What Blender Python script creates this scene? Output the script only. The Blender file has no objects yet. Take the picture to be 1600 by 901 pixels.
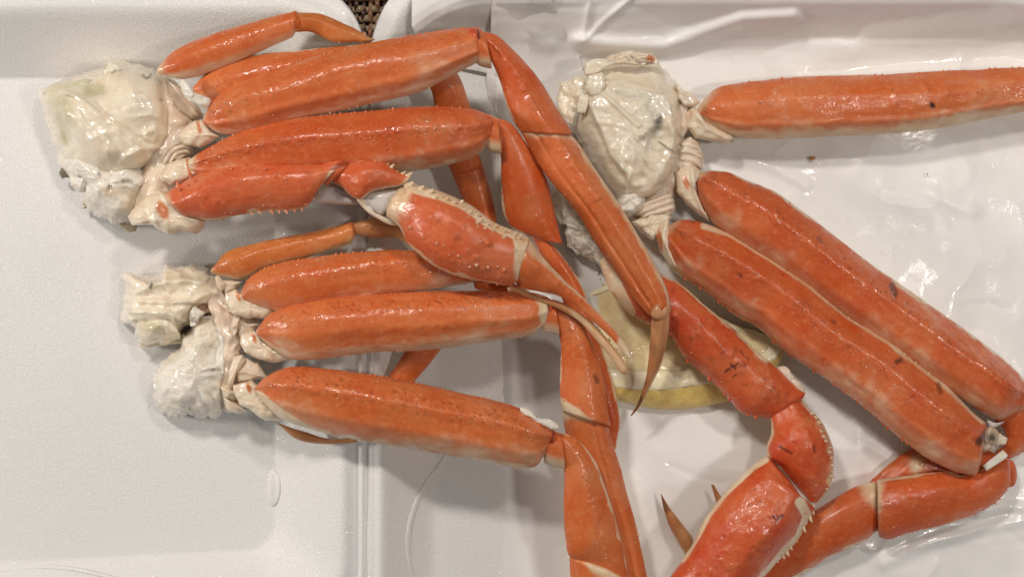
import bpy, math, random
import numpy as np
from mathutils import Vector

# ------------------------------------------------------------------ camera, world, light
SC = bpy.context.scene
COL = SC.collection
K = 0.000275            # metres per photo pixel on the container floor (z = 0)
HC = 0.50               # camera height over the container floor
CX, CY = 800.0, 450.5

cam = bpy.data.cameras.new("camera")
cam.sensor_width = 36.0
cam.lens = 36.0 * HC / (1600 * K)
cam.clip_start = 0.01
cam.clip_end = 20
camo = bpy.data.objects.new("camera", cam)
camo.location = (0, 0, HC)
COL.objects.link(camo)
SC.camera = camo

world = bpy.data.worlds.new("World")
SC.world = world
world.use_nodes = True
bg = world.node_tree.nodes["Background"]
bg.inputs[0].default_value = (0.82, 0.91, 1.0, 1)
bg.inputs[1].default_value = 0.135

def area(name, loc, target, sx, sy, power, col):
    l = bpy.data.lights.new(name, 'AREA')
    l.shape = 'RECTANGLE'; l.size = sx; l.size_y = sy
    l.energy = power; l.color = col
    o = bpy.data.objects.new(name, l)
    o.location = loc
    d = Vector(target) - Vector(loc)
    o.rotation_euler = d.to_track_quat('-Z', 'Y').to_euler()
    COL.objects.link(o)
    return o

WARM = (1.0, 0.92, 0.84)
area("unseen_top_lamp", (-0.30, 0.50, 0.78), (0.0, 0, 0), 0.11, 0.07, 3.9, WARM)
area("unseen_top_lamp", (0.30, 0.42, 0.86), (0.12, 0, 0), 0.08, 0.06, 1.9, WARM)  # extra lamp out of view, added for more glints
area("unseen_top_lamp", (0.46, -0.06, 0.80), (0.12, 0, 0), 0.07, 0.07, 1.5, WARM)  # out-of-view lamp added for glints and a brighter right side
area("side_lamp", (-0.92, 0.06, 0.34), (0.0, 0, 0), 0.14, 0.12, 3.7, WARM)

SC.view_settings.view_transform = 'Standard'
SC.view_settings.look = 'None'
SC.view_settings.exposure = -0.05
SC.view_settings.gamma = 1.0

# ------------------------------------------------------------------ numeric helpers
rng = np.random.default_rng(7)

def to_world(P):
    """photo pixel x, pixel y and height (in floor pixels) -> metres"""
    P = np.asarray(P, float)
    z = P[:, 2] * K
    s = (HC - z) / HC
    return np.stack([(P[:, 0] - CX) * K * s, (CY - P[:, 1]) * K * s, z], 1)

def _h(ix, iy, iz, seed):
    with np.errstate(over='ignore'):
        n = (ix.astype(np.uint32) * np.uint32(374761393) + iy.astype(np.uint32) * np.uint32(668265263)
             + iz.astype(np.uint32) * np.uint32(2147483647) + np.uint32(seed * 144665 + 77))
        n = (n ^ (n >> np.uint32(13))) * np.uint32(1274126177)
        n = n ^ (n >> np.uint32(16))
    return n.astype(np.float64) / 4294967295.0 * 2 - 1

def vnoise(P, seed=0):
    P = np.asarray(P, float)
    i = np.floor(P).astype(np.int64); f = P - i
    u = f * f * f * (f * (f * 6 - 15) + 10)
    r = 0
    for dx in (0, 1):
        wx = u[:, 0] if dx else 1 - u[:, 0]
        for dy in (0, 1):
            wy = u[:, 1] if dy else 1 - u[:, 1]
            for dz in (0, 1):
                wz = u[:, 2] if dz else 1 - u[:, 2]
                r = r + wx * wy * wz * _h(i[:, 0] + dx, i[:, 1] + dy, i[:, 2] + dz, seed)
    return r

def fbm(P, scale, octv=3, seed=0, gain=0.5):
    a, r, s = 1.0, 0, 1.0 / scale
    for o in range(octv):
        r = r + a * vnoise(np.asarray(P) * s + 13.7 * o, seed + o)
        a *= gain; s *= 2.03
    return r

def sstep(a, b, x):
    t = np.clip((x - a) / (b - a + 1e-9), 0, 1)
    return t * t * (3 - 2 * t)

def catmull(pts, closed=False, per=14):
    P = np.asarray(pts, float)
    n = len(P)
    if n == 2:
        return P[0] + (P[1] - P[0]) * np.linspace(0, 1, per)[:, None]
    if closed:
        E = np.vstack([P[-1], P, P[0], P[1]]); m = n
    else:
        E = np.vstack([2 * P[0] - P[1], P, 2 * P[-1] - P[-2]]); m = n - 1
    out = []
    for k in range(m):
        p0, p1, p2, p3 = E[k], E[k + 1], E[k + 2], E[k + 3]
        t0 = 0
        t1 = t0 + max(np.linalg.norm(p1 - p0), 1e-3) ** .5
        t2 = t1 + max(np.linalg.norm(p2 - p1), 1e-3) ** .5
        t3 = t2 + max(np.linalg.norm(p3 - p2), 1e-3) ** .5
        t = np.linspace(t1, t2, per, endpoint=False)[:, None]
        A1 = (t1 - t) / (t1 - t0) * p0 + (t - t0) / (t1 - t0) * p1
        A2 = (t2 - t) / (t2 - t1) * p1 + (t - t1) / (t2 - t1) * p2
        A3 = (t3 - t) / (t3 - t2) * p2 + (t - t2) / (t3 - t2) * p3
        B1 = (t2 - t) / (t2 - t0) * A1 + (t - t0) / (t2 - t0) * A2
        B2 = (t3 - t) / (t3 - t1) * A2 + (t - t1) / (t3 - t1) * A3
        out.append((t2 - t) / (t2 - t1) * B1 + (t - t1) / (t2 - t1) * B2)
    out = np.vstack(out)
    if not closed:
        out = np.vstack([out, P[-1]])
    return out

def resample(C, n, closed=False):
    C = np.asarray(C, float)
    if closed:
        C = np.vstack([C, C[0]])
    d = np.r_[0, np.cumsum(np.linalg.norm(np.diff(C, axis=0), axis=1))]
    s = np.linspace(0, d[-1], n + 1)[:-1] if closed else np.linspace(0, d[-1], n)
    return np.stack([np.interp(s, d, C[:, k]) for k in range(C.shape[1])], 1)

def seglen(C):
    return np.linalg.norm(np.diff(np.asarray(C, float), axis=0), axis=1).sum()

def polydist(px, py, line):
    L = np.asarray(line, float)
    best = np.full(px.shape, 1e9)
    for a, b in zip(L[:-1], L[1:]):
        d = b - a
        t = np.clip(((px - a[0]) * d[0] + (py - a[1]) * d[1]) / (d @ d + 1e-9), 0, 1)
        best = np.minimum(best, np.hypot(px - a[0] - t * d[0], py - a[1] - t * d[1]))
    return best

def ridge(px, py, line, w, amp):
    return amp * np.exp(-(polydist(px, py, line) / w) ** 2)

def lump(px, py, cx, cy, rx, ry, amp, ang=0):
    a = math.radians(ang)
    dx, dy = px - cx, py - cy
    u = (dx * math.cos(a) + dy * math.sin(a)) / rx
    v = (-dx * math.sin(a) + dy * math.cos(a)) / ry
    return amp * np.exp(-(u * u + v * v))

def side(px, py, p, q, soft, amp):
    """a step: raised by amp on the left-hand side of p -> q"""
    d = np.array(q, float) - np.array(p, float)
    L = np.hypot(*d)
    s = ((px - p[0]) * d[1] - (py - p[1]) * d[0]) / L
    return amp * sstep(-soft, soft, s)

def crease(px, py, p, q, k):
    """a fold: the surface falls away with slope k on the left-hand side of p -> q"""
    d = np.array(q, float) - np.array(p, float)
    s_ = ((px - p[0]) * d[1] - (py - p[1]) * d[0]) / np.hypot(*d)
    return -k * np.logaddexp(0, s_ / 2.0) * 2.0

# ------------------------------------------------------------------ object helpers
WLOC = {}

def empty(name, px, py, zu, label, cat, group=None):
    o = bpy.data.objects.new(name, None)
    o.empty_display_size = 0.01
    loc = to_world([(px, py, zu)])[0]
    o.location = loc
    COL.objects.link(o)
    WLOC[o] = loc
    o["label"] = label; o["category"] = cat
    if group: o["group"] = group
    return o

def link(name, V, F, mat, parent=None, attrs=None, smooth=True, origin=None):
    """V world coordinates, F list / array of faces"""
    V = np.asarray(V, float)
    if origin is None:
        origin = V.mean(0)
    me = bpy.data.meshes.new(name)
    if isinstance(F, np.ndarray):
        F = F.tolist()
    me.from_pydata((V - origin).tolist(), [], F)
    if smooth:
        me.polygons.foreach_set("use_smooth", np.ones(len(me.polygons), bool))
    if attrs:
        for k, a in attrs.items():
            a = np.asarray(a, np.float32)
            if a.ndim == 1:
                at = me.attributes.new(k, 'FLOAT', 'POINT'); at.data.foreach_set("value", a)
            else:
                at = me.attributes.new(k, 'FLOAT_VECTOR', 'POINT'); at.data.foreach_set("vector", a.ravel())
    me.materials.append(mat)
    me.update()
    o = bpy.data.objects.new(name, me)
    COL.objects.link(o)
    WLOC[o] = np.asarray(origin)
    if parent is not None:
        o.parent = parent
        o.location = np.asarray(origin) - WLOC[parent]
    else:
        o.location = origin
    return o

def tag(o, label=None, cat=None, group=None, kind=None):
    if label: o["label"] = label
    if cat: o["category"] = cat
    if group: o["group"] = group
    if kind: o["kind"] = kind
    return o

def grid_faces(nr, nc, wrap):
    r = np.arange(nr - 1)[:, None]; c = np.arange(nc if wrap else nc - 1)[None, :]
    c2 = (c + 1) % nc
    return np.stack([r * nc + c, r * nc + c2, (r + 1) * nc + c2, (r + 1) * nc + c], -1).reshape(-1, 4)

# ------------------------------------------------------------------ materials
def mat_new(name):
    m = bpy.data.materials.new(name); m.use_nodes = True
    nt = m.node_tree
    return m, nt, nt.nodes["Principled BSDF"]

def nd(nt, typ, **kw):
    n = nt.nodes.new(typ)
    for k, v in kw.items():
        if k.startswith("i_"):
            key = k[2:]
            n.inputs[int(key) if key.isdigit() else key.replace("_", " ")].default_value = v
        else:
            setattr(n, k, v)
    return n

def mix(nt, fac, a, b, mode='MIX'):
    n = nt.nodes.new("ShaderNodeMix"); n.data_type = 'RGBA'; n.blend_type = mode
    for sock, v in ((n.inputs[0], fac), (n.inputs[6], a), (n.inputs[7], b)):
        if isinstance(v, bpy.types.NodeSocket): nt.links.new(v, sock)
        elif isinstance(v, (int, float)): sock.default_value = v
        else: sock.default_value = (*v, 1) if len(v) == 3 else v
    return n.outputs[2]

def math_n(nt, op, a, b=0.0, c=None, clamp=False):
    n = nt.nodes.new("ShaderNodeMath"); n.operation = op; n.use_clamp = clamp
    for k, v in enumerate((a, b) if c is None else (a, b, c)):
        if isinstance(v, bpy.types.NodeSocket): nt.links.new(v, n.inputs[k])
        else: n.inputs[k].default_value = v
    return n.outputs[0]

def maprange(nt, v, a, b, c=0.0, d=1.0, smooth=True):
    n = nt.nodes.new("ShaderNodeMapRange")
    if smooth: n.interpolation_type = 'SMOOTHSTEP'
    nt.links.new(v, n.inputs[0])
    for k, x in enumerate((a, b, c, d)): n.inputs[k + 1].default_value = x
    return n.outputs[0]

def attr(nt, name, vec=False):
    n = nt.nodes.new("ShaderNodeAttribute"); n.attribute_name = name
    return n.outputs["Vector"] if vec else n.outputs["Fac"]

def noise(nt, vec, scale, detail=3, rough=0.55, dist=0.0):
    n = nt.nodes.new("ShaderNodeTexNoise")
    n.inputs["Scale"].default_value = scale; n.inputs["Detail"].default_value = detail
    n.inputs["Roughness"].default_value = rough; n.inputs["Distortion"].default_value = dist
    nt.links.new(vec, n.inputs["Vector"])
    return n.outputs["Fac"]

def scaled(nt, vec, s):
    n = nt.nodes.new("ShaderNodeMapping"); n.inputs["Scale"].default_value = s
    nt.links.new(vec, n.inputs["Vector"])
    return n.outputs[0]

def voronoi(nt, vec, scale, feature='F1', rand=1.0):
    n = nt.nodes.new("ShaderNodeTexVoronoi"); n.feature = feature
    n.inputs["Scale"].default_value = scale; n.inputs["Randomness"].default_value = rand
    nt.links.new(vec, n.inputs["Vector"])
    return n.outputs["Distance"]

def bump(nt, h, strength, dist, normal=None):
    n = nt.nodes.new("ShaderNodeBump")
    n.inputs["Strength"].default_value = strength; n.inputs["Distance"].default_value = dist
    nt.links.new(h, n.inputs["Height"])
    if normal is not None: nt.links.new(normal, n.inputs["Normal"])
    return n.outputs[0]

def shell_material(name, c1, c2, pale, wet=1.0, rough=0.40, sss=0.0):
    """cooked crab shell; puv = (along, around, 0) in hundredths of a photo pixel"""
    m, nt, p = mat_new(name)
    uv = attr(nt, "puv", True)
    tc = nt.nodes.new("ShaderNodeTexCoord").outputs["Object"]
    big = noise(nt, tc, 60, 3, 0.6)
    streak = noise(nt, scaled(nt, uv, (3.0, 26.0, 1)), 1.0, 3, 0.65)
    mott = noise(nt, tc, 420, 3, 0.7)
    col = mix(nt, maprange(nt, big, 0.32, 0.68), c1, c2)
    dk = tuple(x * f for x, f in zip(c1, (0.78, 0.62, 0.6)))
    col = mix(nt, maprange(nt, streak, 0.52, 0.78, 0, 0.55), col, dk)
    lt = tuple(min(1, x * f + g) for x, f, g in zip(c2, (1.08, 1.30, 1.5), (0.03, 0.03, 0.02)))
    col = mix(nt, maprange(nt, mott, 0.53, 0.72, 0, 0.6), col, lt)
    fine = noise(nt, scaled(nt, uv, (14.0, 60.0, 1)), 1.0, 3, 0.7)
    col = mix(nt, maprange(nt, fine, 0.55, 0.72, 0, 0.4), col, dk)
    pa = attr(nt, "pale")
    pn = math_n(nt, 'ADD', pa, math_n(nt, 'MULTIPLY', math_n(nt, 'SUBTRACT', noise(nt, tc, 260, 4, 0.7), 0.5), 0.40))
    pn = math_n(nt, 'ADD', pn, maprange(nt, noise(nt, tc, 52, 3, 0.6), 0.50, 0.74, 0, 0.30))
    pm = maprange(nt, pn, 0.12, 0.92)
    pcol = mix(nt, maprange(nt, noise(nt, tc, 130, 4), 0.35, 0.7), pale, tuple(x * f for x, f in zip(pale, (0.88, 0.74, 0.62))))
    col = mix(nt, pm, col, pcol)
    # pale glint specks painted into the ridge band, then tiny brown pores
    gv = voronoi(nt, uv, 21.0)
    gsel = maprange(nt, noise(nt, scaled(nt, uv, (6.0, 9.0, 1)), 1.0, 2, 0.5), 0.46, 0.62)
    glint_gran = math_n(nt, 'MULTIPLY', math_n(nt, 'MULTIPLY', maprange(nt, gv, 0.30, 0.12), gsel), attr(nt, "pit"), clamp=True)
    col = mix(nt, math_n(nt, 'MULTIPLY', glint_gran, 0.65), col, (0.80, 0.40, 0.24))
    vo = voronoi(nt, uv, 15.0)
    psel = maprange(nt, noise(nt, scaled(nt, uv, (5.0, 8.0, 1)), 1.0, 2, 0.5), 0.48, 0.60)
    pore = math_n(nt, 'MULTIPLY', math_n(nt, 'MULTIPLY', maprange(nt, vo, 0.24, 0.12), psel), attr(nt, "pit"), clamp=True)
    da = attr(nt, "dark")
    col = mix(nt, math_n(nt, 'MULTIPLY', pore, 0.8), col, (0.20, 0.032, 0.012))
    col = mix(nt, da, col, (0.055, 0.014, 0.008))
    nt.links.new(col, p.inputs["Base Color"])
    # relief
    h1 = noise(nt, scaled(nt, uv, (9.0, 45.0, 1)), 1.0, 3, 0.65)
    h2 = noise(nt, tc, 1500, 3, 0.6)
    b = bump(nt, h1, 0.11, 0.0006)
    b = bump(nt, h2, 0.14, 0.0004, b)
    hp = math_n(nt, 'SUBTRACT', glint_gran, pore)
    b = bump(nt, hp, 0.6, 0.0005, b)
    hg = math_n(nt, 'MULTIPLY', noise(nt, scaled(nt, uv, (11.0, 17.0, 1)), 1.0, 2, 0.5), attr(nt, "pit"))
    b = bump(nt, hg, 0.45, 0.0010, b)
    nt.links.new(b, p.inputs["Normal"])
    nt.links.new(maprange(nt, noise(nt, tc, 170, 2, 0.65), 0.35, 0.7, rough, rough + 0.2), p.inputs["Roughness"])
    p.inputs["Specular IOR Level"].default_value = 0.38
    cw = math_n(nt, 'ADD', maprange(nt, noise(nt, tc, 95, 3, 0.6), 0.44, 0.64, wet * 0.10, wet * 0.8), math_n(nt, 'MULTIPLY', attr(nt, "pit"), 0.7), clamp=True)
    nt.links.new(cw, p.inputs["Coat Weight"])
    p.inputs["Coat Roughness"].default_value = 0.06
    p.inputs["Coat IOR"].default_value = 1.5
    cb = bump(nt, noise(nt, scaled(nt, uv, (20.0, 26.0, 1)), 1.0, 2, 0.5), 0.8, 0.00032)
    cb = bump(nt, glint_gran, 0.7, 0.0005, cb)
    nt.links.new(cb, p.inputs["Coat Normal"])
    p.inputs["Subsurface Weight"].default_value = sss
    p.inputs["Subsurface Radius"].default_value = (1.0, 0.35, 0.15)
    p.inputs["Subsurface Scale"].default_value = 0.003
    return m

def flesh_material(name, c1, c2, c3, wet=0.8, rough=0.3, grain=1.0, sss=0.35):
    """cream body shell, membranes and meat; 'tint' pushes towards c3, 'dark' towards dark grey-brown"""
    m, nt, p = mat_new(name)
    tc = nt.nodes.new("ShaderNodeTexCoord").outputs["Object"]
    n1 = noise(nt, tc, 70, 5, 0.62, 0.6)
    n2 = noise(nt, tc, 330, 5, 0.7, 0.4)
    col = mix(nt, maprange(nt, n1, 0.35, 0.66), c1, c2)
    col = mix(nt, maprange(nt, n2, 0.56, 0.78, 0, 0.6), col, tuple(min(1, x * 1.18) for x in c1))
    col = mix(nt, maprange(nt, noise(nt, tc, 210, 4, 0.7), 0.57, 0.75, 0, 0.5), col, (0.55, 0.36, 0.19))
    tn = math_n(nt, 'ADD', attr(nt, "tint"), math_n(nt, 'MULTIPLY', math_n(nt, 'SUBTRACT', n2, 0.5), 0.5))
    col = mix(nt, maprange(nt, tn, 0.3, 0.8), col, c3)
    fb = noise(nt, scaled(nt, tc, (0.35, 1.6, 1.0)), 620, 3, 0.6, 1.4)
    col = mix(nt, maprange(nt, fb, 0.50, 0.68, 0, 0.30 * min(grain, 1.2)), col, tuple(x * f for x, f in zip(c2, (0.86, 0.76, 0.62))))
    col = mix(nt, attr(nt, "dark"), col, (0.045, 0.032, 0.022))
    nt.links.new(col, p.inputs["Base Color"])
    b = bump(nt, fb, 0.38 * grain, 0.0011)
    b = bump(nt, noise(nt, tc, 1700, 3, 0.6), 0.20 * grain, 0.0004, b)
    nt.links.new(b, p.inputs["Normal"])
    nt.links.new(maprange(nt, n1, 0.3, 0.7, rough - 0.08, rough + 0.2), p.inputs["Roughness"])
    p.inputs["Coat Weight"].default_value = wet
    p.inputs["Coat Roughness"].default_value = 0.05
    cb = bump(nt, noise(nt, tc, 420, 2, 0.5, 0.4), 0.35 * grain, 0.0010)
    nt.links.new(cb, p.inputs["Coat Normal"])
    p.inputs["Subsurface Weight"].default_value = sss
    p.inputs["Subsurface Radius"].default_value = (1.0, 0.75, 0.5)
    p.inputs["Subsurface Scale"].default_value = 0.004
    return m

CREAM = (0.80, 0.64, 0.44)
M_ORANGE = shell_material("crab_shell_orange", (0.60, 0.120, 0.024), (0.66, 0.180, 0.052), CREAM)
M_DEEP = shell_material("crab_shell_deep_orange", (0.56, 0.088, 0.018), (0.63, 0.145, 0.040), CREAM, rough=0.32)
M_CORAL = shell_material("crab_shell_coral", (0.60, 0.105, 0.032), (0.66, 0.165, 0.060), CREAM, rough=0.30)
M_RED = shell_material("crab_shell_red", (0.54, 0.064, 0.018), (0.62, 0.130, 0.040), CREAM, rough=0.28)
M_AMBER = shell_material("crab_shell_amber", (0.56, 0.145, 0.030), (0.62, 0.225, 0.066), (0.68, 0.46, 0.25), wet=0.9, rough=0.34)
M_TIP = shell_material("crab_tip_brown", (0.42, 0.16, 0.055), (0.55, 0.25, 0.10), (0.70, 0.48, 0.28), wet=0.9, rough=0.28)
M_HIP = flesh_material("crab_hip_cream", (0.85, 0.73, 0.56), (0.77, 0.58, 0.41), (0.62, 0.20, 0.06), grain=0.6)
M_BODY = flesh_material("crab_body_membrane", (0.89, 0.79, 0.63), (0.82, 0.69, 0.52), (0.60, 0.53, 0.34), grain=0.5, wet=1.0, rough=0.24)
M_MEAT = flesh_material("crab_meat_white", (0.90, 0.85, 0.76), (0.85, 0.76, 0.62), (0.58, 0.42, 0.25), wet=0.6, rough=0.42, grain=1.5)
M_PINK = flesh_material("joint_membrane_pink", (0.83, 0.70, 0.56), (0.75, 0.57, 0.43), (0.52, 0.32, 0.20), grain=0.4)
M_GREYJ = flesh_material("joint_cartilage_grey", (0.66, 0.60, 0.55), (0.60, 0.54, 0.50), (0.45, 0.38, 0.32), grain=0.3)

def foam_material():
    m, nt, p = mat_new("white_foam")
    tc = nt.nodes.new("ShaderNodeTexCoord").outputs["Object"]
    n1 = noise(nt, tc, 14, 3)
    col = mix(nt, n1, (0.82, 0.81, 0.795), (0.85, 0.84, 0.825))
    gr = maprange(nt, noise(nt, tc, 1500, 3, 0.7), 0.3, 0.7, 0.0, 1.0)
    col = mix(nt, gr, (0.765, 0.755, 0.74), col)
    col = mix(nt, maprange(nt, voronoi(nt, tc, 520, 'DISTANCE_TO_EDGE'), 0.0, 0.10, 0.22, 0.0), col, (0.70, 0.69, 0.675))
    nt.links.new(col, p.inputs["Base Color"])
    b = bump(nt, noise(nt, tc, 1700, 2, 0.6), 0.6, 0.0006)
    b = bump(nt, noise(nt, tc, 700, 3, 0.6), 0.10, 0.0008, b)
    nt.links.new(b, p.inputs["Normal"])
    sp = maprange(nt, noise(nt, tc, 900, 3, 0.7), 0.50, 0.66, 0.0, 1.0)
    nt.links.new(sp, p.inputs["Coat Weight"])
    p.inputs["Coat Roughness"].default_value = 0.06
    cb = bump(nt, noise(nt, tc, 1300, 2, 0.6), 1.0, 0.0004)
    nt.links.new(cb, p.inputs["Coat Normal"])
    p.inputs["Roughness"].default_value = 0.55
    return m
M_FOAM = foam_material()

def paper_material(name, alpha):
    m, nt, p = mat_new(name)
    tc = nt.nodes.new("ShaderNodeTexCoord").outputs["Object"]
    n1 = noise(nt, tc, 20, 4, 0.6)
    col = mix(nt, maprange(nt, n1, 0.3, 0.7), (0.89, 0.87, 0.85), (0.84, 0.82, 0.80))
    col = mix(nt, maprange(nt, noise(nt, tc, 45, 3), 0.60, 0.8, 0, 0.22), col, (0.86, 0.76, 0.66))
    nt.links.new(col, p.inputs["Base Color"])
    b = bump(nt, noise(nt, tc, 60, 3, 0.5, 1.0), 0.06, 0.003)
    b = bump(nt, noise(nt, tc, 300, 4, 0.6), 0.16, 0.0010, b)
    nt.links.new(b, p.inputs["Normal"])
    wet = maprange(nt, noise(nt, tc, 26, 3, 0.6, 0.8), 0.50, 0.66, 0.06, 0.9)
    nt.links.new(wet, p.inputs["Coat Weight"])
    p.inputs["Coat Roughness"].default_value = 0.07
    nt.links.new(b, p.inputs["Coat Normal"])
    p.inputs["Roughness"].default_value = 0.42
    p.inputs["Alpha"].default_value = alpha
    p.inputs["Subsurface Weight"].default_value = 0.0
    return m
M_PAPER = paper_material("waxed_paper", 1.0)
M_PAPER_THIN = paper_material("waxed_paper_thin", 0.74)

def plain(name, c1, c2, scale=120, rough=0.5, coat=0.0, bs=0.2, bd=0.0006, sss=0.0):
    m, nt, p = mat_new(name)
    tc = nt.nodes.new("ShaderNodeTexCoord").outputs["Object"]
    n1 = noise(nt, tc, scale, 4, 0.6)
    nt.links.new(mix(nt, maprange(nt, n1, 0.3, 0.7), c1, c2), p.inputs["Base Color"])
    b = bump(nt, noise(nt, tc, scale * 4, 4, 0.6), bs, bd)
    nt.links.new(b, p.inputs["Normal"]); nt.links.new(b, p.inputs["Coat Normal"])
    p.inputs["Roughness"].default_value = rough
    p.inputs["Coat Weight"].default_value = coat
    p.inputs["Coat Roughness"].default_value = 0.1
    if sss:
        p.inputs["Subsurface Weight"].default_value = sss
        p.inputs["Subsurface Radius"].default_value = (1, 0.85, 0.4)
        p.inputs["Subsurface Scale"].default_value = 0.004
    return m
M_PULP = plain("lemon_flesh", (0.76, 0.62, 0.32), (0.82, 0.70, 0.42), 90, 0.35, 0.6, 0.12, 0.001, 0.3)
M_PITH = plain("lemon_pith", (0.90, 0.82, 0.62), (0.88, 0.76, 0.48), 100, 0.5, 0.3, 0.2, 0.0008, 0.3)
M_RIND = plain("lemon_rind", (0.88, 0.70, 0.24), (0.76, 0.56, 0.15), 200, 0.35, 0.5, 0.5, 0.001, 0.1)
M_WEFT = plain("mat_strand_tan", (0.34, 0.24, 0.14), (0.22, 0.15, 0.085), 90, 0.4, 0.2)
M_WARPD = plain("mat_strand_dark", (0.045, 0.022, 0.016), (0.07, 0.032, 0.022), 120, 0.4, 0.2)
M_WARPP = plain("mat_strand_copper", (0.42, 0.20, 0.12), (0.16, 0.06, 0.03), 160, 0.3, 0.3)
M_TABLE = plain("dark_table_wood", (0.05, 0.028, 0.018), (0.08, 0.045, 0.03), 30, 0.5)
M_SPECK = plain("brown_speck", (0.50, 0.22, 0.08), (0.34, 0.15, 0.06), 600, 0.5)
M_BLACK = plain("dark_speck", (0.015, 0.012, 0.012), (0.03, 0.02, 0.018), 600, 0.4)

# ------------------------------------------------------------------ setting: table and woven mat
tz = -44
tb = to_world([(-1400, -1400, tz), (3000, -1400, tz), (3000, 2300, tz), (-1400, 2300, tz)])
tag(link("table", tb, [(0, 3, 2, 1)], M_TABLE, smooth=False), kind='structure')

mat_root = empty("placemat", 590, 30, -40, "brown woven placemat showing between the two halves of the foam box", "placemat")
def strand_mesh(length, period, amp, w, h, phase, along_x):
    n = int(length / period * 8)
    t = np.linspace(-length / 2, length / 2, n)
    zc = amp * np.sin((t / period + phase) * 2 * np.pi)
    prof = [(-1, 0), (-0.7, .8), (0, 1), (0.7, .8), (1, 0), (0, -0.8)]
    V = []
    for a, z in zip(t, zc):
        for b, c in prof:
            V.append((a, b * w, z + c * h) if along_x else (b * w, a, z + c * h))
    V = np.array(V) * K
    return V, grid_faces(n, 6, True) if along_x else grid_faces(n, 6, True)[:, ::-1]
def mesh_of(name, V, F, m):
    me = bpy.data.meshes.new(name); me.from_pydata(V.tolist(), [], F.tolist())
    me.polygons.foreach_set("use_smooth", np.ones(len(me.polygons), bool)); me.materials.append(m); me.update()
    return me
WP, WEP = 11.0, 30.0
warp_meshes = [mesh_of("warp_strand", *strand_mesh(520, WEP, 4, 4.2, 3.2, ph, False), m)
               for ph, m in ((0, M_WARPD), (0.5, M_WARPP), (0.0, M_WARPP), (0.5, M_WARPD))]
weft_meshes = [mesh_of("weft_strand", *strand_mesh(520, WP * 2, 4, 6.0, 3.6, ph, True), M_WEFT) for ph in (0.0, 0.5)]
mz = -30 * K
def put(name, me, x, y):
    o = bpy.data.objects.new(name, me); COL.objects.link(o); o.parent = mat_root
    o.location = Vector((x, y, mz)) - Vector(WLOC[mat_root])
cxm, cym = to_world([(590, 30, -30)])[0][:2]
for i in range(44):
    put("warp_strand", warp_meshes[(i * 7 + i // 3) % 4 if i % 5 else i % 2], cxm + (i - 22) * WP * K, cym)
for i in range(24):
    put("weft_strand", weft_meshes[i % 2], cxm, cym + (i - 12) * WEP / 2 * K * (1.0 if i % 2 else 1.12))

# ------------------------------------------------------------------ foam clamshell container
box_root = empty("foam_takeout_box", 575, 450, -12, "open white foam takeout box with hinge down the middle", "food container")

def rrect(x0, x1, y0, y1, r, n=12, m=14):
    pts = []
    for (cx, cy, a0) in ((x1 - r, y0 + r, -90), (x1 - r, y1 - r, 0), (x0 + r, y1 - r, 90), (x0 + r, y0 + r, 180)):
        for k in range(n + 1):
            a = math.radians(a0 + 90 * k / n)
            pts.append((cx + r * math.cos(a), cy + r * math.sin(a)))
        # straight run to the next corner is filled by subdivision
    out = []
    per = n + 1
    for c in range(4):
        out += pts[c * per:(c + 1) * per]
        a = np.array(pts[(c + 1) * per - 1]); b = np.array(pts[((c + 1) * per) % len(pts)])
        out += [tuple(a + (b - a) * t) for t in np.linspace(0, 1, m + 2)[1:-1]]
    return np.array(out)

def foam_half(name, inner, outer, rin, rout, prof, skew, parent):
    """prof: list of (f, z): f=0 floor edge, f=1 outer edge"""
    loops = []
    cx, cy = (inner[0] + inner[1]) / 2, (inner[2] + inner[3]) / 2
    base = rrect(*inner, rin)
    for s in (0.02, 0.25, 0.5, 0.75, 0.92, 0.985):
        L = np.c_[cx + (base[:, 0] - cx) * s, cy + (base[:, 1] - cy) * s, np.zeros(len(base))]
        loops.append(L)
    for f, z in prof:
        fc = min(max(f, 0), 1.0)
        rc = [a + (b - a) * f for a, b in zip(inner, outer)]
        R = rrect(*rc, rin + (rout - rin) * fc)
        loops.append(np.c_[R, np.full(len(R), z)])
    # underside, 9 px of foam
    for f, z in reversed(prof[:-1]):
        rc = [a + (b - a) * f for a, b in zip(inner, outer)]
        o = 7.0
        rc = [rc[0] - o, rc[1] + o, rc[2] - o, rc[3] + o] if f < 0.93 else rc
        R = rrect(*rc, rin + (rout - rin) * f)
        loops.append(np.c_[R, np.full(len(R), z - 9)])
    loops.append(np.c_[cx + (base[:, 0] - cx) * 0.02, cy + (base[:, 1] - cy) * 0.02, np.full(len(base), -9.0)])
    P = np.vstack(loops)
    P = skew(P)
    nc = len(base)
    F = grid_faces(len(loops), nc, True).tolist()
    F.append(list(range(nc))[::-1]); F.append(list(range((len(loops) - 1) * nc, len(loops) * nc)))
    return link(name, to_world(P), F, M_FOAM, parent)

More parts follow.
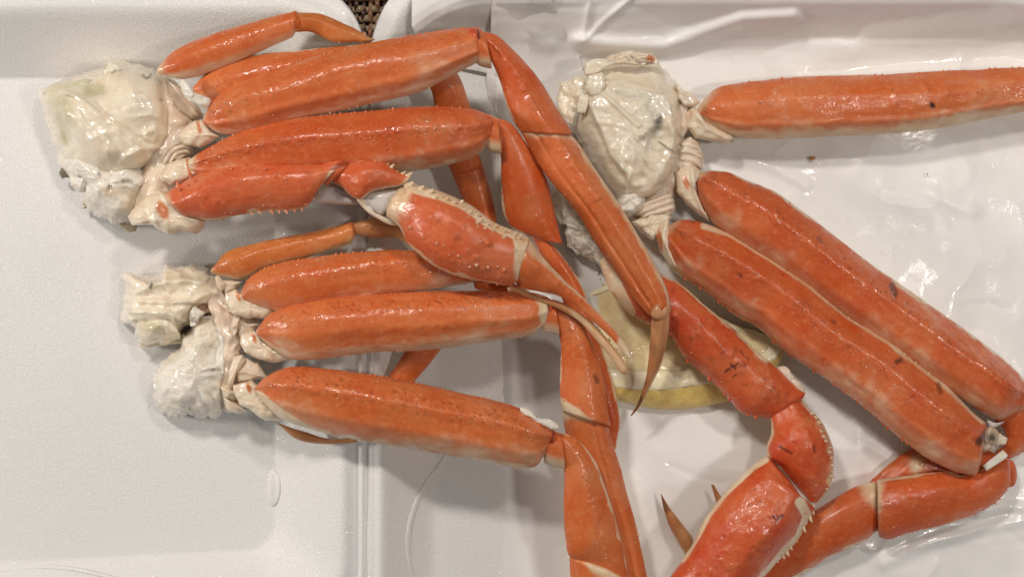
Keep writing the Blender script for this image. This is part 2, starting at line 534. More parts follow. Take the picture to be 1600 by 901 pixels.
def lid_skew(P):
    P = P.copy()
    w = sstep(600, 900, P[:, 1])
    P[:, 1] += w * (430 - P[:, 0]) * 0.055
    P[:, 2] += 2.5 * fbm(np.c_[P[:, :2], P[:, 2] * 0], 180, 2, 5)
    return P
LIDP = [(0, 0), (.01, 1.2), (.06, 7), (.12, 14.5), (.35, 42), (.60, 76), (.66, 83), (.72, 88.5), (.76, 90), (.82, 88), (.87, 82), (.91, 81), (.95, 85),
        (.975, 86.5), (.99, 85), (1.0, 80)]
foam_half("lid", (-330, 430, 122, 858), (-470, 570, -30, 1010), 42, 112, LIDP, lid_skew, box_root)
TRAYP = [(0, 0), (.03, .8), (.10, 6), (.2, 17), (.45, 46), (.68, 75), (.75, 84), (.80, 88.5), (.85, 90), (.90, 87), (.94, 85.5), (.975, 86.5), (.99, 85), (1.0, 80)]
def tray_skew(P):
    P = P.copy()
    P[:, 2] += 2.0 * fbm(np.c_[P[:, :2], P[:, 2] * 0], 160, 2, 9)
    return P
T_IN, T_OUT = (682, 1660, 95, 1010), (577, 1790, -75, 1150)
foam_half("tray", T_IN, T_OUT, 80, 172, TRAYP, tray_skew, box_root)
# hinge web and its scored line
hz = 83
hx = [565, 569, 572, 573.2, 574.5, 577, 582]; hzs = [hz - 1, hz, hz, hz - 4, hz, hz, hz - 1]
ys = np.linspace(78, 1000, 60)
HP = np.array([(x + 0.5 * math.sin(y * 0.05), y, z) for y in ys for x, z in zip(hx, hzs)])
HB = HP.copy(); HB[:, 2] -= 6
F = grid_faces(len(ys), len(hx), False)
link("hinge", to_world(np.vstack([HP, HB])), np.vstack([F, F[:, ::-1] + len(HP)]), M_FOAM, box_root)

# raised moulding arcs
def wall_z(x, y, which):
    if which == 'tray':
        f = max((T_IN[0] - x) / (T_IN[0] - T_OUT[0]), 0)
        return float(np.interp(f, [q[0] for q in TRAYP], [q[1] for q in TRAYP]))
    f = max((x - 430) / 140, (y - 858 - (430 - x) * .055) / 152, 0)
    return float(np.interp(f, [q[0] for q in LIDP], [q[1] for q in LIDP]))
def bead(name, line, which, r, mat, parent):
    C = resample(catmull(line), 90)
    n = len(C); T = np.gradient(C, axis=0); T /= np.linalg.norm(T, axis=1)[:, None]
    N = np.c_[-T[:, 1], T[:, 0]]
    P = []
    for k in range(n):
        e = math.sin(math.pi * min(1, max(0.02, k / (n - 1)))) ** 0.4
        for a in np.linspace(0, 2 * np.pi, 10, endpoint=False):
            q = C[k] + N[k] * math.cos(a) * r * e
            P.append((*q, wall_z(q[0], q[1], which) + 0.6 + math.sin(a) * r * 0.6 * e))
    return link(name, to_world(P), grid_faces(n, 10, True), mat, parent)
bead("moulded_rib", [(708, 690), (690, 722), (662, 762), (643, 810), (638, 855), (646, 905), (660, 940)], 'tray', 4.5, M_FOAM, box_root)
bead("moulded_rib", [(-60, 905), (20, 888), (90, 885), (170, 900), (240, 925)], 'lid', 3.5, M_FOAM, box_root)

# ------------------------------------------------------------------ generic lofted segment
def seg(name, A, B, z, mat, parent, th=0.8, bth=0.8, cap=(0.45, 0.45), box=0.90, crest=(.36, .40), glint_gran=None, under=-0.45,
        pale0=None, pale1=None, eA=0.0, eB=0.0, ridges=(), rows=(), pit=None, spA=None, spB=None, spT=None,
        dark=(), nz=0.8, seed=0, res=2.2, palebase=0.0, palefn=None):
    A_ = catmull(A); B_ = catmull(B)
    L = (seglen(A_) + seglen(B_)) / 2
    N = max(14, int(L / res))
    Ar, Br = resample(A_, N), resample(B_, N)
    C = (Ar + Br) / 2; Hh = (Ar - Br) / 2
    # smooth half vectors' directions a little
    hw = np.linalg.norm(Hh, axis=1)
    t = np.linspace(0, 1, N)
    zz = np.interp(t, np.linspace(0, 1, len(z)), z) if isinstance(z, (list, tuple)) else np.full(N, float(z))
    if isinstance(z, (list, tuple)) and len(z) > 2:
        ker = np.ones(max(3, N // 6)); ker /= ker.sum(); m_ = len(ker)
        zz = np.convolve(np.pad(zz, m_, mode='edge'), ker, 'same')[m_:-m_]
    T = np.gradient(C, axis=0); T /= np.linalg.norm(T, axis=1)[:, None] + 1e-9
    M = max(20, int(2.3 * math.pi * np.percentile(hw, 75) * 0.9 / res))
    M = min(M, 150)
    rings = []
    kc = max(3, int(cap[0] * hw[0] / res) + 2)
    for k in range(kc, 0, -1):
        ph = k / (kc + 0.35) * math.pi / 2
        rings.append((0, C[0] - T[0] * math.sin(ph) * cap[0] * hw[0], Hh[0], math.cos(ph), -math.sin(ph) * cap[0] * hw[0]))
    d = np.r_[0, np.cumsum(np.linalg.norm(np.diff(C, axis=0), axis=1))]
    for k in range(N):
        rings.append((k, C[k], Hh[k], 1.0, d[k]))
    kc2 = max(3, int(cap[1] * hw[-1] / res) + 2)
    for k in range(1, kc2 + 1):
        ph = k / (kc2 + 0.35) * math.pi / 2
        rings.append((N - 1, C[-1] + T[-1] * math.sin(ph) * cap[1] * hw[-1], Hh[-1], math.cos(ph), d[-1] + math.sin(ph) * cap[1] * hw[-1]))
    NR = len(rings)
    idx = np.array([r[0] for r in rings]); cen = np.array([r[1] for r in rings]); hv = np.array([r[2] for r in rings])
    sc = np.array([r[3] for r in rings]); al = np.array([r[4] for r in rings])
    hwr = np.linalg.norm(hv, axis=1)
    th_ = np.linspace(-np.pi / 2, 1.5 * np.pi, M, endpoint=False)
    c, s = np.cos(th_), np.sin(th_)
    lat = np.sign(c) * np.abs(c) ** 0.86
    ver = np.sign(s) * np.abs(s) ** 0.86
    X = cen[:, None, :] + hv[:, None, :] * (lat[None, :, None] * sc[:, None, None])
    fl = np.clip(1 - np.abs(lat) ** 2.9, 0, 1) ** 0.58
    cr, kk_ = crest
    wv = np.array([al / 70.0, al * 0 + seed * 7.3, al * 0]).T
    crs = np.clip(cr + 0.14 * vnoise(wv, seed + 2) + 0.05 * vnoise(wv * 4, seed + 3), -.7, .7)[:, None]
    L2 = lat[None, :]
    dl = np.where(L2 > crs, (L2 - crs) / (1 - crs), (crs - L2) / (1 + crs))
    kv = kk_ * (1 + 0.35 * vnoise(wv * 0.8 + 9, seed + 4))[:, None]
    roof = 1.10 - kv * (np.sqrt(dl * dl + 0.03) - 0.17)
    topz = 1.06 * th * fl[None, :] * roof; botz = -bth * fl[None, :]
    tt = np.where(ver[None, :] > 0, topz, botz) * (hwr * sc)[:, None]
    for (l0, w, a) in ridges:
        tt = tt + (ver > 0)[None, :] * (np.exp(-((lat - l0) / w) ** 2) * a)[None, :] * (sc * np.minimum(1, hwr / 25))[:, None]
    Z = zz[idx][:, None] + tt
    P = np.concatenate([X, Z[:, :, None]], 2)
    LAT = np.broadcast_to(lat[None, :], (NR, M)); VER = np.broadcast_to(ver[None, :], (NR, M))
    AL = np.broadcast_to(al[:, None], (NR, M)); HW = np.broadcast_to(hwr[:, None], (NR, M))
    # normals
    dr = np.gradient(P, axis=0); dc = np.roll(P, -1, 1) - np.roll(P, 1, 1)
    Nn = np.cross(dr, dc); Nn /= np.linalg.norm(Nn, axis=2)[:, :, None] + 1e-9
    sgn = np.sign((Nn * (P - np.c_[cen, zz[idx]][:, None, :])).sum())
    flip = sgn < 0
    Nn = Nn * (sgn if sgn != 0 else 1)
    n = NR * M
    Pf = P.reshape(n, 3); Nf = Nn.reshape(n, 3)
    latf, verf, alf, hwf = LAT.ravel(), VER.ravel(), AL.ravel(), HW.ravel()
    px, py = Pf[:, 0].copy(), Pf[:, 1].copy()
    ns = 17 * seed + len(name)
    disp = nz * 1.2 * fbm(Pf, 46, 2, ns) + nz * 0.45 * fbm(np.c_[alf / 3.2, latf * hwf, verf * hwf], 9, 2, ns + 5)
    dk = np.zeros(n); pa = np.full(n, float(palebase)); pit_a = np.zeros(n)
    wob = 0.25 * fbm(Pf, 22, 3, ns + 9)
    top = verf > -0.25
    r_ = np.random.default_rng(seed + 101)
    if name == 'leg' and glint_gran is None:
        glint_gran = [(crest[0], .16, int(L * .26), 1.25, .03, .98), (0.0, .5, int(L * .05), 1.0, .03, .98), (.85, .12, int(L * .12), 1.2, .05, .95)]
    elif glint_gran is None and name in ('knee_segment', 'shin_segment', 'claw_hand', 'claw_arm', 'wrist_segment'):
        glint_gran = [(crest[0], .25, int(L * .16), 1.2, .04, .95), (.85, .12, int(L * .08), 1.2, .05, .95), (-.85, .1, int(L * .08), 1.2, .05, .95)]
    for (l0, spread, cnt, rad, hgt, t0, t1) in rows:
        for _ in range(cnt):
            a_ = d[-1] * (t0 + (t1 - t0) * r_.random()); l_ = l0 + spread * r_.normal()
            k = min(N - 1, int(a_ / d[-1] * (N - 1)))
            q = C[k] + Hh[k] * np.clip(l_, -0.97, 0.97)
            rr = rad * (0.6 + 0.8 * r_.random()) * (0.75 if hgt < 0 else 0.9)
            g = np.exp(-(((px - q[0]) ** 2 + (py - q[1]) ** 2) / rr ** 2)) * top
            disp = disp + (hgt if hgt < 0 else 0.55 * hgt) * (0.6 + 0.6 * r_.random()) * g
            if hgt < 0: dk = np.maximum(dk, g * (0.20 + 0.35 * r_.random()))
            elif hgt > 2.5: dk = np.maximum(dk, 0.35 * g * r_.random())
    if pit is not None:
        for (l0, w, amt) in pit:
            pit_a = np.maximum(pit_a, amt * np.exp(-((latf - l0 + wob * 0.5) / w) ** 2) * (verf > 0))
    # pigment
    if under is not None:
        pa = np.maximum(pa, sstep(under + 0.25, under - 0.15, verf + wob * 0.6))
    if pale0 is not None:
        L0, kk = pale0
        pa = np.maximum(pa, sstep(L0 + 16, L0 - 14, alf + kk * latf * hwf + 14 * wob))
    if pale1 is not None:
        L1, kk = pale1
        pa = np.maximum(pa, sstep(L1 + 7, L1 - 7, d[-1] - alf + kk * latf * hwf + 12 * wob))
    if name == 'leg': pa = np.maximum(pa, 0.40 * sstep(.15, -1, latf + wob * .4))
    if eA: pa = np.maximum(pa, 0.75 * sstep(1 - eA * 2.0, 1 - eA * 0.2, latf + wob * 0.35))
    if eB: pa = np.maximum(pa, 0.75 * sstep(1 - eB * 2.0, 1 - eB * 0.2, -latf + wob * 0.35))
    if palefn is not None: pa = np.maximum(pa, palefn(px, py))
    for (line, w, amt) in dark:
        dd = polydist(px, py, line) + 1.5 * wob
        g = sstep(w * 1.3, w * 0.5, dd) * (verf > 0)
        dk = np.maximum(dk, amt * g); disp = disp - 0.8 * g * amt
    Pf = Pf + Nf * disp[:, None]
    puv = np.c_[alf / 100, (th_[None, :] * hwr[:, None]).ravel() / 100, np.full(n, seed * 3.1)]
    V = [Pf]; at = {"pale": [pa], "dark": [dk], "pit": [pit_a], "puv": [puv]}
    F = grid_faces(NR, M, True)
    if flip: F = F[:, ::-1]
    F = F.tolist()
    e0 = list(range(M)); e1 = list(range((NR - 1) * M, NR * M))
    F.append(e0[::-1] if not flip else e0); F.append(e1 if not flip else e1[::-1])
    off = n
    # spines: small cones rooted in the shell
    def cone(base, direc, rad, hgt, palev, darkv=0.0):
        nonlocal off
        direc = direc / (np.linalg.norm(direc) + 1e-9)
        u = np.cross(direc, (0, 0, 1.0)); 
        if np.linalg.norm(u) < 1e-3: u = np.array((1.0, 0, 0))
        u /= np.linalg.norm(u); v = np.cross(direc, u)
        pts = []
        for f, q in ((-0.5, 1.25), (0.15, 0.9), (0.6, 0.5), (0.92, 0.2)):
            for a in np.linspace(0, 2 * np.pi, 7, endpoint=False):
                pts.append(base + direc * hgt * f + (u * math.cos(a) + v * math.sin(a)) * rad * q)
        pts.append(base + direc * hgt)
        V.append(np.array(pts)); m_ = len(pts)
        ff = grid_faces(4, 7, True) + off
        F.extend(ff.tolist())
        for a in range(7): F.append([off + 21 + a, off + 21 + (a + 1) % 7, off + 28])
        at["pale"].append(np.full(m_, palev)); at["dark"].append(np.full(m_, darkv)); at["pit"].append(np.zeros(m_))
        at["puv"].append(np.tile([base[0] / 100, base[1] / 100, 5.0], (m_, 1)))
        off += m_
    for sp, sg in ((spA, 1), (spB, -1)):
        if sp is None: continue
        cnt, rad, hgt, t0, t1, pv = sp
        for i in range(cnt):
            t_ = t0 + (t1 - t0) * (i + 0.5 + 0.5 * (r_.random() - 0.5)) / cnt
            k = int(t_ * (N - 1))
            f = 0.35 + 1.15 * r_.random() ** 1.3
            e = Hh[k] / (hw[k] + 1e-9) * sg
            base = np.r_[C[k] + Hh[k] * sg * 0.97, zz[k] + 0.15 * hw[k] * th]
            cone(base, np.r_[e + 0.5 * T[k], 0.35], rad * f, hgt * f, pv)
    if spT is not None:
        for (l0, spread, cnt, rad, hgt, t0, t1, pv) in spT:
            for i in range(cnt):
                t_ = t0 + (t1 - t0) * (i + 0.5 + 0.6 * (r_.random() - 0.5)) / cnt
                k = int(t_ * (N - 1)); l_ = np.clip(l0 + spread * r_.normal(), -.95, .95)
                f = 0.6 + 0.7 * r_.random()
                sv = (1 - abs(l_) ** (2 / box)) ** (box / 2)
                base = np.r_[C[k] + Hh[k] * l_, zz[k] + th * hw[k] * sv]
                cone(base, np.r_[Hh[k] / hw[k] * l_ * 0.8 + 0.35 * T[k], sv], rad * f, hgt * f, pv, 0.12)
    if glint_gran is not None:  # tiny shiny granule domes, added to catch glints
        for (l0, spread, cnt, rad, t0, t1) in glint_gran:
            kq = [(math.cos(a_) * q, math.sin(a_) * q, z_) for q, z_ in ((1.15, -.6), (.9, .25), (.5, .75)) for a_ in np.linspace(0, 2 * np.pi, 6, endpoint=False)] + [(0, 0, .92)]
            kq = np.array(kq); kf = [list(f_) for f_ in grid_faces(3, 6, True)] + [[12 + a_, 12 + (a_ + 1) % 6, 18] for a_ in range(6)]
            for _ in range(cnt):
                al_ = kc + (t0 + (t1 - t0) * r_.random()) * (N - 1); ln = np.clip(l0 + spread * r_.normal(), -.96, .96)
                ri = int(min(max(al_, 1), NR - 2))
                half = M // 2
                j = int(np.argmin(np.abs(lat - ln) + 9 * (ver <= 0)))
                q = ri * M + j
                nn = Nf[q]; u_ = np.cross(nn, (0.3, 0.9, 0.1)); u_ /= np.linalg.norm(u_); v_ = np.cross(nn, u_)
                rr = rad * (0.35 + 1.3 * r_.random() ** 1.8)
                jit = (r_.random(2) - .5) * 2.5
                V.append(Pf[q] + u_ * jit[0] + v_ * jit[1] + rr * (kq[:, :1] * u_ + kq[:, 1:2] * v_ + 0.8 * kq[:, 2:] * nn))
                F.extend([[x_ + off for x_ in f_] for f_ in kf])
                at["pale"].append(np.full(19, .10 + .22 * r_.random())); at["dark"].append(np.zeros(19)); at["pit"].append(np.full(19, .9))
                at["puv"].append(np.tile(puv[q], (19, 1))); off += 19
    V = np.vstack(V)
    at = {k: np.concatenate(v) for k, v in at.items()}
    return link(name, to_world(V), F, mat, parent, at)

# ------------------------------------------------------------------ generic blob / plate from an outline
def blob(name, outline, z0, h, hb, mat, parent, feat=None, p=2.4, jag=0.0, base=None, rough=0.0, rscale=14, seed=0,
         tint=None, dark=None, res=2.6, smoothed=True, q=0.5, center=None, pale=None):
    if name == 'shell_plate':
        smoothed = False; p = max(p, 5); h = h * 0.6; jag = max(jag, 1.2); rough = max(rough, 1.5); rscale = min(rscale, 14)
    if name == 'hip_joint':
        smoothed = False; p = max(p, 4.2); jag = max(jag, 1.0); h = h * 0.85; rough = max(rough, 2.5); rscale = min(rscale, 12)
    O = catmull(outline, True, 8) if smoothed else np.asarray(outline, float)
    per = seglen(np.vstack([O, O[0]]))
    na = min(420, max(28, int(per / res)))
    O = resample(O, na, True)
    OS = O.copy()
    if jag:
        cj = O.mean(0); dj = O - cj; dj /= np.linalg.norm(dj, axis=1)[:, None]
        P3 = np.c_[O, np.zeros(na)]
        O = O + dj * (jag * (fbm(P3, 16, 3, seed + 3, 0.6) + 0.8 * np.abs(vnoise(P3 / 6.0, seed + 31))))[:, None]
    cen = O.mean(0) if center is None else np.array(center, float)
    rmax = np.linalg.norm(O - cen, axis=1).mean()
    nr = max(7, int(rmax / res * 1.15))
    u = np.linspace(0.02, 1, nr)
    rho = np.sin(u * np.pi / 2) ** 0.95
    rho_t = rho
    Pts = []
    prof = np.clip(1 - rho_t ** p, 0, 1) ** q
    topP = cen[None, None, :] + (OS - cen)[None, :, :] * rho_t[:, None, None] + (O - OS)[None, :, :] * (rho_t ** 9)[:, None, None]
    tx, ty = topP[:, :, 0].ravel(), topP[:, :, 1].ravel()
    pr = np.repeat(prof, na)
    b0 = base(tx, ty) if base is not None else 0.0
    zt = z0 + b0 + h * pr
    P3 = np.c_[tx, ty, zt]
    if feat is not None: zt = zt + feat(tx, ty) * np.minimum(1, pr * 2.2)
    if rough:
        w = np.minimum(1, pr * 2)
        f = fbm(P3, rscale, 4, seed + 11, 0.6)
        zt = zt + rough * w * (0.5 * f - 0.9 * np.abs(fbm(P3, rscale * 1.6, 3, seed + 21)) + 0.4)
        tx = tx + rough * 0.25 * w * fbm(P3, rscale * 0.8, 2, seed + 41); ty = ty + rough * 0.25 * w * fbm(P3, rscale * 0.8, 2, seed + 51)
    rb = rho[::-1][1:]
    nb = [i for i in range(0, len(rb), max(1, len(rb) // 8))]
    rb = np.r_[rb[nb], 0.02]
    botP = cen[None, None, :] + (OS - cen)[None, :, :] * rb[:, None, None] + (O - OS)[None, :, :] * (rb ** 9)[:, None, None]
    bx, by = botP[:, :, 0].ravel(), botP[:, :, 1].ravel()
    bb = base(bx, by) if base is not None else 0.0
    zb = z0 + bb - hb * np.repeat(np.clip(1 - rb ** p, 0, 1) ** q, na)
    P = np.vstack([np.c_[tx, ty, zt], np.c_[bx, by, zb]])
    NR = nr + len(rb)
    F = grid_faces(NR, na, True)
    # orientation
    a2 = np.sum(O[:, 0] * np.roll(O[:, 1], -1) - np.roll(O[:, 0], -1) * O[:, 1])
    if a2 > 0: F = F[:, ::-1]
    F = F[:, ::-1]
    F = F.tolist()
    e0, e1 = list(range(na)), list(range((NR - 1) * na, NR * na))
    if a2 > 0: F.append(e0[::-1]); F.append(e1)
    else: F.append(e0); F.append(e1[::-1])
    n = len(P)
    ti = np.zeros(n); dk = np.zeros(n)
    if tint is not None: ti = np.clip(tint(P[:, 0], P[:, 1]), 0, 1)
    if dark is not None: dk = np.clip(dark(P[:, 0], P[:, 1]), 0, 1)
    return link(name, to_world(P), F, mat, parent, {"tint": ti, "dark": dk, "pale": np.full(n, (0.35 if mat is M_TIP else 0.0) if pale is None else pale), "pit": np.zeros(n), "puv": P / 100})

blob("moulded_tab", [(427, 733), (434, 740), (438, 760), (434, 783), (427, 791), (420, 783), (417, 760), (420, 740)], 2, 4.5, 3, M_FOAM, box_root,
     base=lambda x, y: np.clip((x - 430) * 0.75, 0, 50))

# ------------------------------------------------------------------ waxed paper sheets lining the tray
def tray_height(px, py):
    x0, x1, y0, y1 = T_IN; r = 90
    qx = np.abs(px - (x0 + x1) / 2) - (x1 - x0) / 2 + r
    qy = np.abs(py - (y0 + y1) / 2) - (y1 - y0) / 2 + r
    dd = np.hypot(np.maximum(qx, 0), np.maximum(qy, 0)) + np.minimum(np.maximum(qx, qy), 0) - r
    f = np.clip(dd / 112, 0, 1.6)
    return np.interp(f, [0, .06, .15, .3, .8, .9, 1.0, 1.6], [0, 1, 5, 15, 84, 92, 95, 96]) + 1.2

def sheet(name, Ledge, Redge, off, mat, ndown, nacross, extra, seed, teeth=None):
    L = resample(np.array(Ledge, float), ndown); R = resample(np.array(Redge, float), ndown)
    if teeth is not None:
        k = np.arange(ndown)
        R = R + np.c_[teeth * (np.abs((k / 4.0) % 1 - 0.5) * 2 - 0.5) * (0.25 + 0.9 * rng.random(ndown)) + 2.5 * vnoise(np.c_[k / 9.0, k * 0, k * 0], 5), np.zeros(ndown)]
    s = np.linspace(0, 1, nacross)
    P = L[:, None, :] + (R - L)[:, None, :] * s[None, :, None]
    px, py = P[:, :, 0].ravel(), P[:, :, 1].ravel()
    Q = np.c_[px, py, np.zeros(len(px))]
    z = 0
    for ox, oy in ((0, 0), (0, 22), (0, -22), (22, 0), (-22, 0), (0, 44), (0, -44)):
        z = z + tray_height(px + ox + 14 * fbm(Q, 150, 2, seed + 60), py + oy + 20 * fbm(Q, 230, 2, seed + 70)) / 7
    z = np.maximum(z, tray_height(px, py) + 0.5)
    z = z + off + 4.5 * (0.4 - np.abs(fbm(Q, 150, 2, seed + 80))) * sstep(150, 40, py)
    z = z - 6 * sstep(794, 768, px) * sstep(120, 170, py) * (seed == 3)
    if seed != 3:
        z = z - 11 * sstep(.16, 0.0, np.tile(s, ndown)) * sstep(120, 170, py)
    crump = 5.0 * fbm(Q, 190, 2, seed) + 5.0 * (0.35 - np.abs(fbm(Q, 130, 3, seed + 4)))
    z = z + np.maximum(crump, -off * 0.6) * (0.08 + 0.92 * sstep(775, 900, px) + 0.9 * (py < 200) * (px < 775)) + extra(px, py)
    z = np.where(py < 150, np.maximum(z, tray_height(px, py) + 3.0), z)
    V = np.c_[px, py, z]
    B = V.copy(); B[:, 2] -= 0.6
    F = grid_faces(ndown, nacross, False)
    n = len(V)
    edge = []
    idx = np.arange(n).reshape(ndown, nacross)
    loop = np.r_[idx[0, :], idx[1:, -1], idx[-1, -2::-1], idx[-2:0:-1, 0]]
    lp = np.r_[loop[1:], loop[0]]
    E = np.stack([loop, loop + n, lp + n, lp], 1)
    return link(name, to_world(np.vstack([V, B])), np.vstack([F[:, ::-1], F + n, E]), mat, None)

def liner_extra(x, y):
    e = ridge(x, y, [(905, 66), (960, 72), (1040, 74), (1100, 52), (1160, 32), (1240, 28)], 13, 16)
    e = e - ridge(x, y, [(1010, 98), (1080, 92), (1150, 70), (1230, 52), (1330, 55)], 16, 7)
    e = e + ridge(x, y, [(926, -20), (911, 63)], 4, 5) + ridge(x, y, [(990, -5), (945, 32), (912, 66)], 4, 5)
    e = e + ridge(x, y, [(1230, 110), (1330, 70), (1480, 48), (1640, 30)], 30, 7)
    e = e + lump(x, y, 1010, 760, 95, 70, 12) + lump(x, y, 1150, 700, 60, 60, 8)
    e = e + ridge(x, y, [(1160, 250), (1210, 262), (1260, 290)], 9, 4) + ridge(x, y, [(1380, 292), (1450, 300), (1520, 330)], 12, 4)
    e = e + ridge(x, y, [(1300, 570), (1340, 640), (1340, 740), (1300, 830)], 16, 5)
    e = e + ridge(x, y, [(1380, 880), (1460, 845), (1560, 820), (1650, 800)], 10, 6)
    e = e + ridge(x, y, [(1530, 800), (1570, 790), (1620, 795)], 8, 5)
    r = np.random.default_rng(4)
    for _ in range(26):
        x0, y0 = 800 + 800 * r.random(), 40 + 850 * r.random(); a = r.random() * 3.14; L = 40 + 120 * r.random()
        bx, by = x0 + L * math.cos(a), y0 + L * math.sin(a)
        e = e + ridge(x, y, [(x0, y0), ((x0 + bx) / 2 + 12 * (r.random() - .5), (y0 + by) / 2 + 12 * (r.random() - .5)), (bx, by)], 4.5 + 3 * r.random(), (r.random() - .35) * 4.5)
    return e
tag(sheet("paper_liner", [(768, -62), (766, 130), (770, 400), (773, 560), (769, 760), (773, 1040)],
          [(1730, -62), (1730, 1040)], 1.6, M_PAPER, 330, 300, liner_extra, 3),
    "wet waxed paper lining the tray floor under the right crab cluster", "paper")
def over_extra(x, y):
    e = lump(x, y, 895, 540, 62, 85, 40)
    e = e + ridge(x, y, [(700, 20), (780, 25), (860, 70)], 14, 4) + ridge(x, y, [(800, 200), (850, 330), (905, 450)], 14, 5)
    return e
tag(sheet("paper_sheet", [(643, -60), (643, 40), (668, 100), (760, 112), (766, 200), (770, 400), (775, 560), (777, 676)],
          [(850, -60), (862, 0), (881, 48), (911, 96), (925, 200), (924, 380), (936, 430), (944, 452), (950, 500), (955, 580), (945, 650), (910, 692)],
          6, M_PAPER_THIN, 420, 120, over_extra, 23, teeth=3.5),
    "thin translucent waxed paper with serrated edge under the left crab's shins", "paper")

# ------------------------------------------------------------------ lemon wedge
lem = empty("lemon_slice", 1035, 560, 6, "thick lemon slice lying under the claw tips on wet paper", "lemon")
def lemon():
    c = np.array((1036.0, 528.0))
    na = 190
    def loop(pts): return resample(catmull(pts, True, 10), na, True)
    OP = loop([(866, 530), (884, 494), (924, 464), (972, 450), (1030, 457), (1086, 485), (1145, 514), (1186, 532), (1200, 544), (1165, 560), (1100, 573), (1030, 579), (970, 577), (920, 569), (884, 554)])
    OO = loop([(852, 532), (872, 490), (918, 456), (970, 441), (1032, 448), (1092, 478), (1152, 508), (1202, 524), (1223, 545), (1192, 574), (1140, 592), (1084, 603),
               (1030, 610), (980, 608), (930, 597), (876, 566)])
    # give both loops the same angular order
    k = int(np.argmin(np.linalg.norm(OP - OP[0], axis=1)))
    low = lambda O: sstep(0.0, 0.9, (O[:, 1] - c[1]) / 75) * (0.45 + 0.55 * sstep(900, 1100, O[:, 0]))
    def ring(O, q, zoff, dy=0.0):
        P = c + (O - c) * q
        z = 34 + (P[:, 1] - c[1]) * 0.20 + zoff
        P = P + np.c_[np.zeros(na), dy * low(O)]
        return np.c_[P, np.maximum(z, 7.5)]
    def build(name, rings, mat, sd, amp, sc=14):
        P = np.vstack(rings)
        P[:, 2] += amp * fbm(P, sc, 3, sd)
        P[:, 1] += 0.5 * amp * fbm(P, sc, 3, sd + 9)
        link(name, to_world(P), grid_faces(len(rings), na, True)[:, ::-1], mat, lem)
    ang = np.arctan2(OP[:, 1] - c[1], OP[:, 0] - c[0])
    fl = []
    for q in np.linspace(0.02, 1.0, 34):
        R = ring(OP, q, 0)
        R[:, 2] += -0.5 * np.exp(-(np.sin(ang * 4.5 + 0.3) / 0.10) ** 2) * sstep(.1, .4, q)
        fl.append(R)
    fl.append(ring(OP, 1.01, -4))
    build("flesh", fl, M_PULP, 2, 0.9)
    mixl = lambda t: OP * (1 - t) + OO * t
    build("pith", [ring(OP, .985, -4)] + [ring(mixl(t), 1, z) for t, z in ((0, .4), (.12, 1.5), (.3, 2.0), (.5, 1.8), (.7, 1.2), (.85, .2), (.96, -1.6), (1.0, -4))], M_PITH, 3, 1.5)
    build("rind", [ring(OO, .995, -2.5, 0), ring(OO, 1.004, -4, 3), ring(OO, 1.008, -8, 11), ring(OO, 1.01, -13, 19), ring(OO, 1.01, -19, 27), ring(OO, 1.0, -26, 33), ring(OO, 0.985, -34, 36), ring(OO, 0.95, -44, 31), ring(OO, 0.88, -56, 14)], M_RIND, 4, 1.8, 9)
lemon()

# ------------------------------------------------------------------ specks on the paper
tag(blob("food_crumb", [(1266, 246), (1271, 244), (1275, 247), (1271, 250), (1266, 250)], 9, 4, 2, M_SPECK, None, res=1.2),
    "tiny brown crumb on the white paper below the long horizontal leg", "crumb")
tag(blob("black_speck", [(1448, 272), (1449.2, 271.2), (1450.2, 272.5), (1449, 274)], 9, 1.5, 1, M_BLACK, None, res=0.6),
    "tiny black speck on the white paper at right", "crumb")

# ================================================================== crab cluster, upper left
CA = empty("crab_cluster", 180, 230, 0, "crab leg cluster at upper left with spiny claw reaching over the other legs", "crab legs", "cooked crab leg clusters")

def featA(x, y):
    e = ridge(x, y, [(116, 148), (140, 165), (185, 200), (216, 224)], 2.6, 5.5)
    e = e + side(x, y, (216, 226), (116, 149), 5, 7)
    e = e + ridge(x, y, [(98, 172), (125, 195), (150, 220), (163, 238)], 15, 12)
    e = e - ridge(x, y, [(92, 168), (105, 215), (120, 240)], 7, 8)
    e = e + lump(x, y, 215, 150, 42, 40, 12) - lump(x, y, 150, 139, 22, 14, 10)
    e = e + ridge(x, y, [(228, 206), (240, 203), (247, 210), (238, 222), (228, 216), (228, 206)], 3, 5)
    e = e + side(x, y, (246, 105), (262, 205), 4, -6)
    e = e + ridge(x, y, [(195, 245), (225, 232), (262, 228)], 5, 8)
    P_ = np.c_[x, y, 0 * x]
    e = e - 6 * np.abs(fbm(P_, 22, 2, 77)) * (lump(x, y, 244, 196, 30, 42, 1) + .5 * lump(x, y, 225, 240, 40, 18, 1)) - 2.5 * np.abs(fbm(P_, 28, 3, 78))
    e = e + crease(x, y, (216, 226), (116, 149), .34) + crease(x, y, (244, 105), (266, 225), .7) + crease(x, y, (165, 113), (245, 120), .5)
    return e
def tintA(x, y):
    return lump(x, y, 92, 165, 32, 34, 0.75) + lump(x, y, 150, 140, 26, 16, 0.85) + lump(x, y, 100, 215, 18, 30, 0.7)
def darkA(x, y):
    return np.maximum.reduce([ridge(x, y, [(223, 118), (229, 123), (233, 121), (236, 116)], 1.8, .95), ridge(x, y, [(251, 156), (254, 157)], 1.6, .9),
                              ridge(x, y, [(174, 115), (181, 111)], 1.3, .6), ridge(x, y, [(104, 149), (114, 152)], 1.2, .5)])
